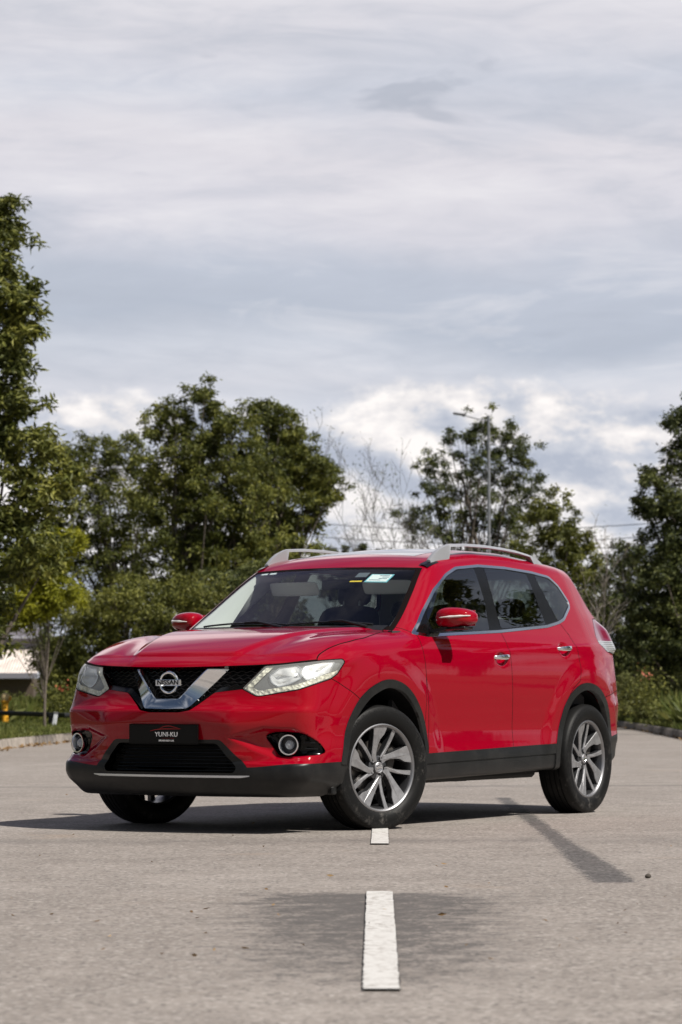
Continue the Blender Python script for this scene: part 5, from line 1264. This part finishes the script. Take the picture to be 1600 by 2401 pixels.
# trees on the other sides of the road, seen only as reflections in the car
def copy_thing(o, loc, rz, label, scale=1.):
    c = o.copy(); COL.objects.link(c); c.location = loc; c.rotation_euler = (0, 0, rz); c.scale = (scale,)*3; c['label'] = label
    for ch in o.children: d = ch.copy(); COL.objects.link(d); d.parent = c
    return c
def mirrored(): pass
src = [o for o in D.objects if o.name in ('broad_tree', 'rounded_tree')]
bt = D.objects['broad_tree']; rt_ = D.objects['rounded_tree']; dt = D.objects['dark_tree']
for i, (x, y, o, s, rz) in enumerate(((-16.5, 6.8, bt, 1.0, .4), (-19, 12.5, rt_, 1.15, 1.2), (-26, 9.5, bt, 1.1, 2.0), (-13, 17, rt_, 1.2, 2.6), (-31, 17, bt, 1.2, 4.), (-3, -30, rt_, 1.1, .2), (-9, -33, bt, 1., 1.), (5, -31, bt, 1.1, 3.), (30, -24, bt, 1.0, 3.), (38, -14, rt_, 1.2, 1.1), (20, -32, rt_, 1.2, 2.2), (46, -4, bt, 1.0, 4.))):
    copy_thing(o, (x, y, 0), rz, 'full green tree outside the photo, across the road from the car', s)['group'] = 'trees across the road outside the photo'
for i, (px, dp, o, s, rz) in enumerate(((-520, 62, bt, 1., 1.), (-820, 70, rt_, 1.1, 2.), (-1150, 60, bt, .9, 3.2), (-1500, 66, rt_, 1., .5), (-1950, 62, bt, 1., 2.4), (1950, 64, dt, .9, 1.2), (2250, 70, bt, 1., 4.), (2650, 60, rt_, 1.1, 5.), (3100, 62, bt, 1., .6), (1780, 78, rt_, 1., 1.9))):
    copy_thing(o, tuple(at(px, dp, Z0)), rz, 'green tree on the verge beyond the edge of the photo', s)['group'] = 'verge trees outside the photo'
# ------------------------------------------------------------------ grass
rs = np.random.RandomState(4)
def blades(N, sel_px, lo, hi, h0, h1):
    px = rs.uniform(*sel_px, N); t = rs.uniform(0, 1, N)**1.3
    i = np.clip(np.searchsorted(KPX, px), 1, len(KPX)-1); 
    kd = np.interp(px, KPX, KDE); d = kd+.25+lo+(hi-lo)*t
    P = CAM[None]+d[:, None]*(fwv[None]+rtv[None]*((px-800)/FPX)[:, None]); P[:, 2] = .15
    th = rs.uniform(0, 2*np.pi, N); L = rs.uniform(h0, h1, N); w = .006+.008*rs.rand(N)
    s = np.stack([np.cos(th), np.sin(th), 0*th], 1)*w[:, None]; b = rs.normal(size=(N, 3))*.35; b[:, 2] = 1; b /= np.linalg.norm(b, axis=1)[:, None]
    V = np.stack([P-s, P+s, P+b*L[:, None]*.6+s*.6, P+b*L[:, None]+rs.normal(size=(N, 3))*L[:, None]*.15], 1)
    return V.reshape(-1, 3)
KPX = np.array([p[0] for p in KP], float); KDE = np.array([(gr(*p)-CAM) @ fwv for p in KP])
Vg = np.concatenate([blades(40000, (-120, 330), 0, 22, .05, .14), blades(22000, (-60, 330), 20, 34, .2, .6), blades(20000, (1380, 1700), 0, 8, .05, .14), blades(16000, (1380, 1700), 4, 16, .2, .7), blades(8000, (300, 1400), 0, 12, .1, .35), blades(1800, (-100, 300), -.30, -.14, .03, .08)])
k = np.arange(len(Vg)//4)*4; mkobj('grass', Vg, np.stack([k, k+1, k+2, k+3], 1), GRASSM, smooth=False)['kind'] = 'stuff'
# dead leaves blown against the kerb and a few on the road
N = 900; px = np.concatenate([rs.uniform(-50, 330, 450), rs.uniform(1390, 1650, 450)]); kd = np.interp(px, KPX, KDE)-.1-np.abs(rs.normal(size=N))*.9
P = CAM[None]+kd[:, None]*(fwv[None]+rtv[None]*((px-800)/FPX)[:, None]); P[:, 2] = .006
Q = np.array([gr(rs.uniform(-20, 1620), 1700+rs.uniform(0, 1)**.6*560, .006) for _ in range(60)]); Q[:, 2] = .010
V1, F1 = leaves(rs, P, .08, .45, 0.); V2, F2_ = leaves(rs, Q, .03, .45, 0.); V1[:, 2] = np.clip(V1[:, 2], .004, .05); V2[:, 2] = np.clip(V2[:, 2], .004, .015)
mkobj('fallen_leaves', np.concatenate([V1, V2]), np.concatenate([F1, F2_+len(V1)]), DRYM, smooth=False)['kind'] = 'stuff'
def pebble(px, py, r, label):
    rs2 = np.random.RandomState(int(px)); mb = MB(); mb.sphere((0, 0, r*.5), (r, r*.8, r*.6), 10, 6); mb.V = [tuple(np.array(v)*(1+.15*rs2.rand())) for v in mb.V]
    o = mb.build('pebble', mat('stone', base=(.07, .06, .05), rough=.9), smooth=True); o.location = tuple(gr(px, py)); tag(o, label, 'stone')
pebble(1520, 2059, .016, 'small dark stone on the asphalt right of the tar strip')
# ------------------------------------------------------------------ flowers on the verge
for (px, py, c, lab) in ((1512, 1578, (.42, .12, .07), 'coral flowering plant on the verge near the right edge, behind the car'), (152, 1612, (.42, .09, .05), 'red and yellow flowering plant left of the headlight, in the weeds')):
    d_ = 57; r = empty('flowering_plant', tuple(at(px, d_, Z0))); tag(r, lab, 'plant'); zt = H_(py, d_)-Z0
    P = rs.normal(size=(22, 3))*np.array([.12, .12, .08])+np.array([0, 0, zt]); V, Fq = leaves(rs, P, .07, .7); mkobj('blossom', V, Fq, mat('blossom_%d' % px, base=c, rough=.6), r, smooth=False)
    P = rs.normal(size=(900, 3))*np.array([.22, .22, .25])+np.array([0, 0, zt*.6]); P[:, 2] = np.abs(P[:, 2]); V, Fq = leaves(rs, P, .10, .3); mkobj('foliage', V, Fq, LEAFO, r, smooth=False)
# ------------------------------------------------------------------ street lamp
lp = at(1147, 76, .15); lamp = empty('street_lamp', tuple(lp)); tag(lamp, 'grey street lamp with one long arm, in front of the dark tree', 'street lamp')
GALV = mat('galvanised', base=(.30, .31, .33), rough=.45, metal=.6, fn=noise_col((.24, .25, .27), (.38, .39, .41), 5.))
Hl = H_(978, 76)-.15
mb = MB(); mb.tube([(0, 0, 0), (0, 0, .5)], .085, 16); mb.tube([(0, 0, .5), (0, 0, 1.0), (0, 0, Hl+.05)], [.060, .055, .036], 14); mb.build('pole', GALV, lamp, smooth=True)
a = -rtv; a = a/np.linalg.norm(a)
e = a*.62; h0 = H_(985, 76)-.15; h1 = H_(972, 76)-.15
mb = MB(); mb.tube([(0, 0, h0), tuple(a*.35+np.array([0, 0, h0+.045])), tuple(a*.70+np.array([0, 0, h1]))], .020, 10); mb.build('arm', GALV, lamp, smooth=True)
mb = MB(); mb.box((0, 0, 0), (.34, .15, .055), .02); mb.box((-.13, 0, -.02), (.10, .10, .06), .02); o = mb.build('lamp_head', mat('lamp_head_grey', base=(.10, .10, .11), rough=.5), lamp)
o.location = tuple(a*.82+np.array([0, 0, h1+.02])); o.rotation_euler = (0, rad(8), math.atan2(a[1], a[0])); o.rotation_euler = (0, rad(-8), math.atan2(a[1], a[0]))
mb = MB(); mb.box((0, 0, 0), (.24, .11, .006)); g_ = mb.build('lamp_glass', LAMPG, o); g_.location = (.03, 0, -.031)
mb = MB(); mb.lathe([(0, .01), (.0, .10), (.02, .11), (.06, .09), (.06, .01)], 16, 'z'); mb.build('base_plate', GALV, lamp)
# ------------------------------------------------------------------ overhead wires far behind
for i, (y0, y1) in enumerate(((1204, 1210), (1236, 1240), (1262, 1258))):
    A_ = at(500, 170, py=y0); B2 = at(1750, 150, py=y1); mb = MB(); mb.tube([tuple(A_*(1-t)+B2*t-np.array([0, 0, .9*math.sin(math.pi*t)])) for t in np.linspace(0, 1, 24)], .022, 5)
    o = mb.build('power_line', mat('wire', base=(.05, .05, .055), rough=.6), smooth=True); tag(o, ('topmost', 'middle', 'lowest')[i]+' of the three faint wires crossing the sky behind the trees', 'wire', 'overhead wires')
# ------------------------------------------------------------------ building at left
bd = at(-60, 118, 0); bl_ = empty('house', tuple(bd), YAW-math.pi/2); tag(bl_, 'low house with a pale corrugated roof half hidden by leaves at left', 'house')
s = px_m(118)
def hx(px): return (px-(-60))/s
def hz(py): return H_(py, 118)
WALL = mat('brown_wall', base=(.10, .075, .055), rough=.9); PW = mat('lilac_wall', base=(.30, .28, .32), rough=.9)
ROOFM = mat('pale_roof', base=(.62, .55, .50), rough=.6, fn=noise_col((.50, .44, .40), (.68, .62, .57), 2.))
def hb(name, x0, x1, y0, y1, d0, d1, m):
    mb = MB(); mb.box(((hx(x0)+hx(x1))/2, (d0+d1)/2, (hz(y0)+hz(y1))/2), (hx(x1)-hx(x0), d1-d0, abs(hz(y0)-hz(y1)))); return mb.build(name, m, bl_)
hb('wall', -420, 82, 1590, 1690, 0, 6, WALL); hb('upper_wall', -420, 84, 1470, 1520, 3.2, 8, PW)
mb = MB(); n = 150; V = []
for i in range(n+1):
    x = hx(-430)+(hx(94)-hx(-430))*i/n; c = .025*math.cos(i*math.pi)
    V += [(x, -.7, hz(1583)+c), (x, 3.4, hz(1513)+c)]
mb.add(V, [(2*i, 2*i+1, 2*i+3, 2*i+2) for i in range(n)]); mb.build('roof', ROOFM, bl_)
hb('gutter', -430, 96, 1578, 1590, -.85, -.70, mat('gutter_grey', base=(.22, .22, .25), rough=.6))
mb = MB(); V = []
for i in range(n+1):
    x = hx(-430)+(hx(100)-hx(-430))*i/n; c = .02*math.cos(i*math.pi); V += [(x, 2.7, hz(1494)+c), (x, 6.0, hz(1455)+c)]
mb.add(V, [(2*i, 2*i+1, 2*i+3, 2*i+2) for i in range(n)]); mb.build('upper_roof', mat('grey_roof', base=(.20, .20, .22), rough=.6), bl_)
# ------------------------------------------------------------------ hydrant, low rail, posts
hp = gr(12, 1702, .15); hy = empty('yellow_hydrant', tuple(hp)); tag(hy, 'yellow post hydrant with a worn pale cap standing on the grass at left', 'hydrant')
def yel_fn(n, nt, b):
    tc = n('ShaderNodeTexCoord').outputs['Object']; t = n('ShaderNodeTexNoise', Vector=tc, Scale=9., Detail=6., Roughness=.7).outputs[0]
    link(nt, mixc(n, ramp(n, t, [(.5, 0.), (.62, 1.)]), (.80, .40, .03), (.42, .20, .05)), b.inputs['Base Color'])
YEL = mat('yellow_paint', rough=.5, fn=yel_fn)
mb = MB(); mb.lathe([(0, .01), (0, .105), (.04, .105), (.05, .078), (.46, .072), (.50, .074), (.52, .10), (.55, .10), (.55, .01)], 20, 'z'); mb.build('standpipe', YEL, hy, smooth=True)
mb = MB(); mb.lathe([(.55, .085), (.60, .098), (.66, .088), (.70, .055), (.715, .001)], 20, 'z'); mb.build('cap', mat('worn_cap', base=(.55, .42, .22), rough=.7), hy, smooth=True)
mb = MB(); mb.tube([tuple(rtv*.02+np.array([0, 0, .60])), tuple(rtv*.13+np.array([0, 0, .60]))], .045, 14); mb.build('outlet', YEL, hy, smooth=True)
WHP = mat('white_post', rough=.6, fn=noise_col((.50, .52, .55), (.78, .80, .84), 14.))
def post(px, pyb, pyt, label, lean=0.):
    p = gr(px, pyb, .15); d_ = (p-CAM) @ fwv; h = (pyb-pyt)/px_m(d_); r = empty('marker_post', tuple(p)); tag(r, label, 'post')
    mb = MB(); mb.box((0, 0, h/2), (.075, .075, h), .01); o = mb.build('post', WHP, r); r.rotation_euler = Vector(fwv).to_track_quat('Y', 'Z').to_euler(); r.rotation_euler = (0, lean, YAW-math.pi/2)
    mb = MB(); mb.box((0, 0, h+.01), (.09, .09, .025), .006); mb.build('cap', mat('post_cap', base=(.12, .12, .12), rough=.6), r)
    return p, d_
post(125, 1712, 1672, 'short leaning white post by the black rail at left', rad(9)); post(1570, 1700, 1656, 'slim white marker post on the verge near the right edge', rad(-2))
rl = empty('low_rail', tuple(gr(60, 1712, .15))); tag(rl, 'low black rail on short posts crossing the grass at left', 'rail')
b0 = np.array(rl.location); A_ = at(-260, 57, py=1662)-b0; B2 = at(150, 53, py=1677)-b0; C2 = at(420, 60, py=1680)-b0
RB = mat('black_rail', base=(.012, .012, .013), rough=.5)
mb = MB(); mb.tube([tuple(A_), tuple(B2), tuple(C2)], .048, 12); mb.build('rail_beam', RB, rl, smooth=True)
for t in (.15, .55, .93):
    q = A_*(1-t)+B2*t; mb = MB(); mb.box((q[0], q[1], q[2]/2-.02), (.07, .07, abs(q[2])+.06), .008); mb.build('rail_post', RB, rl)
for t in (.6,):
    q = B2*(1-t)+C2*t; mb = MB(); mb.box((q[0], q[1], q[2]/2-.02), (.07, .07, abs(q[2])+.06), .008); mb.build('rail_post', RB, rl)
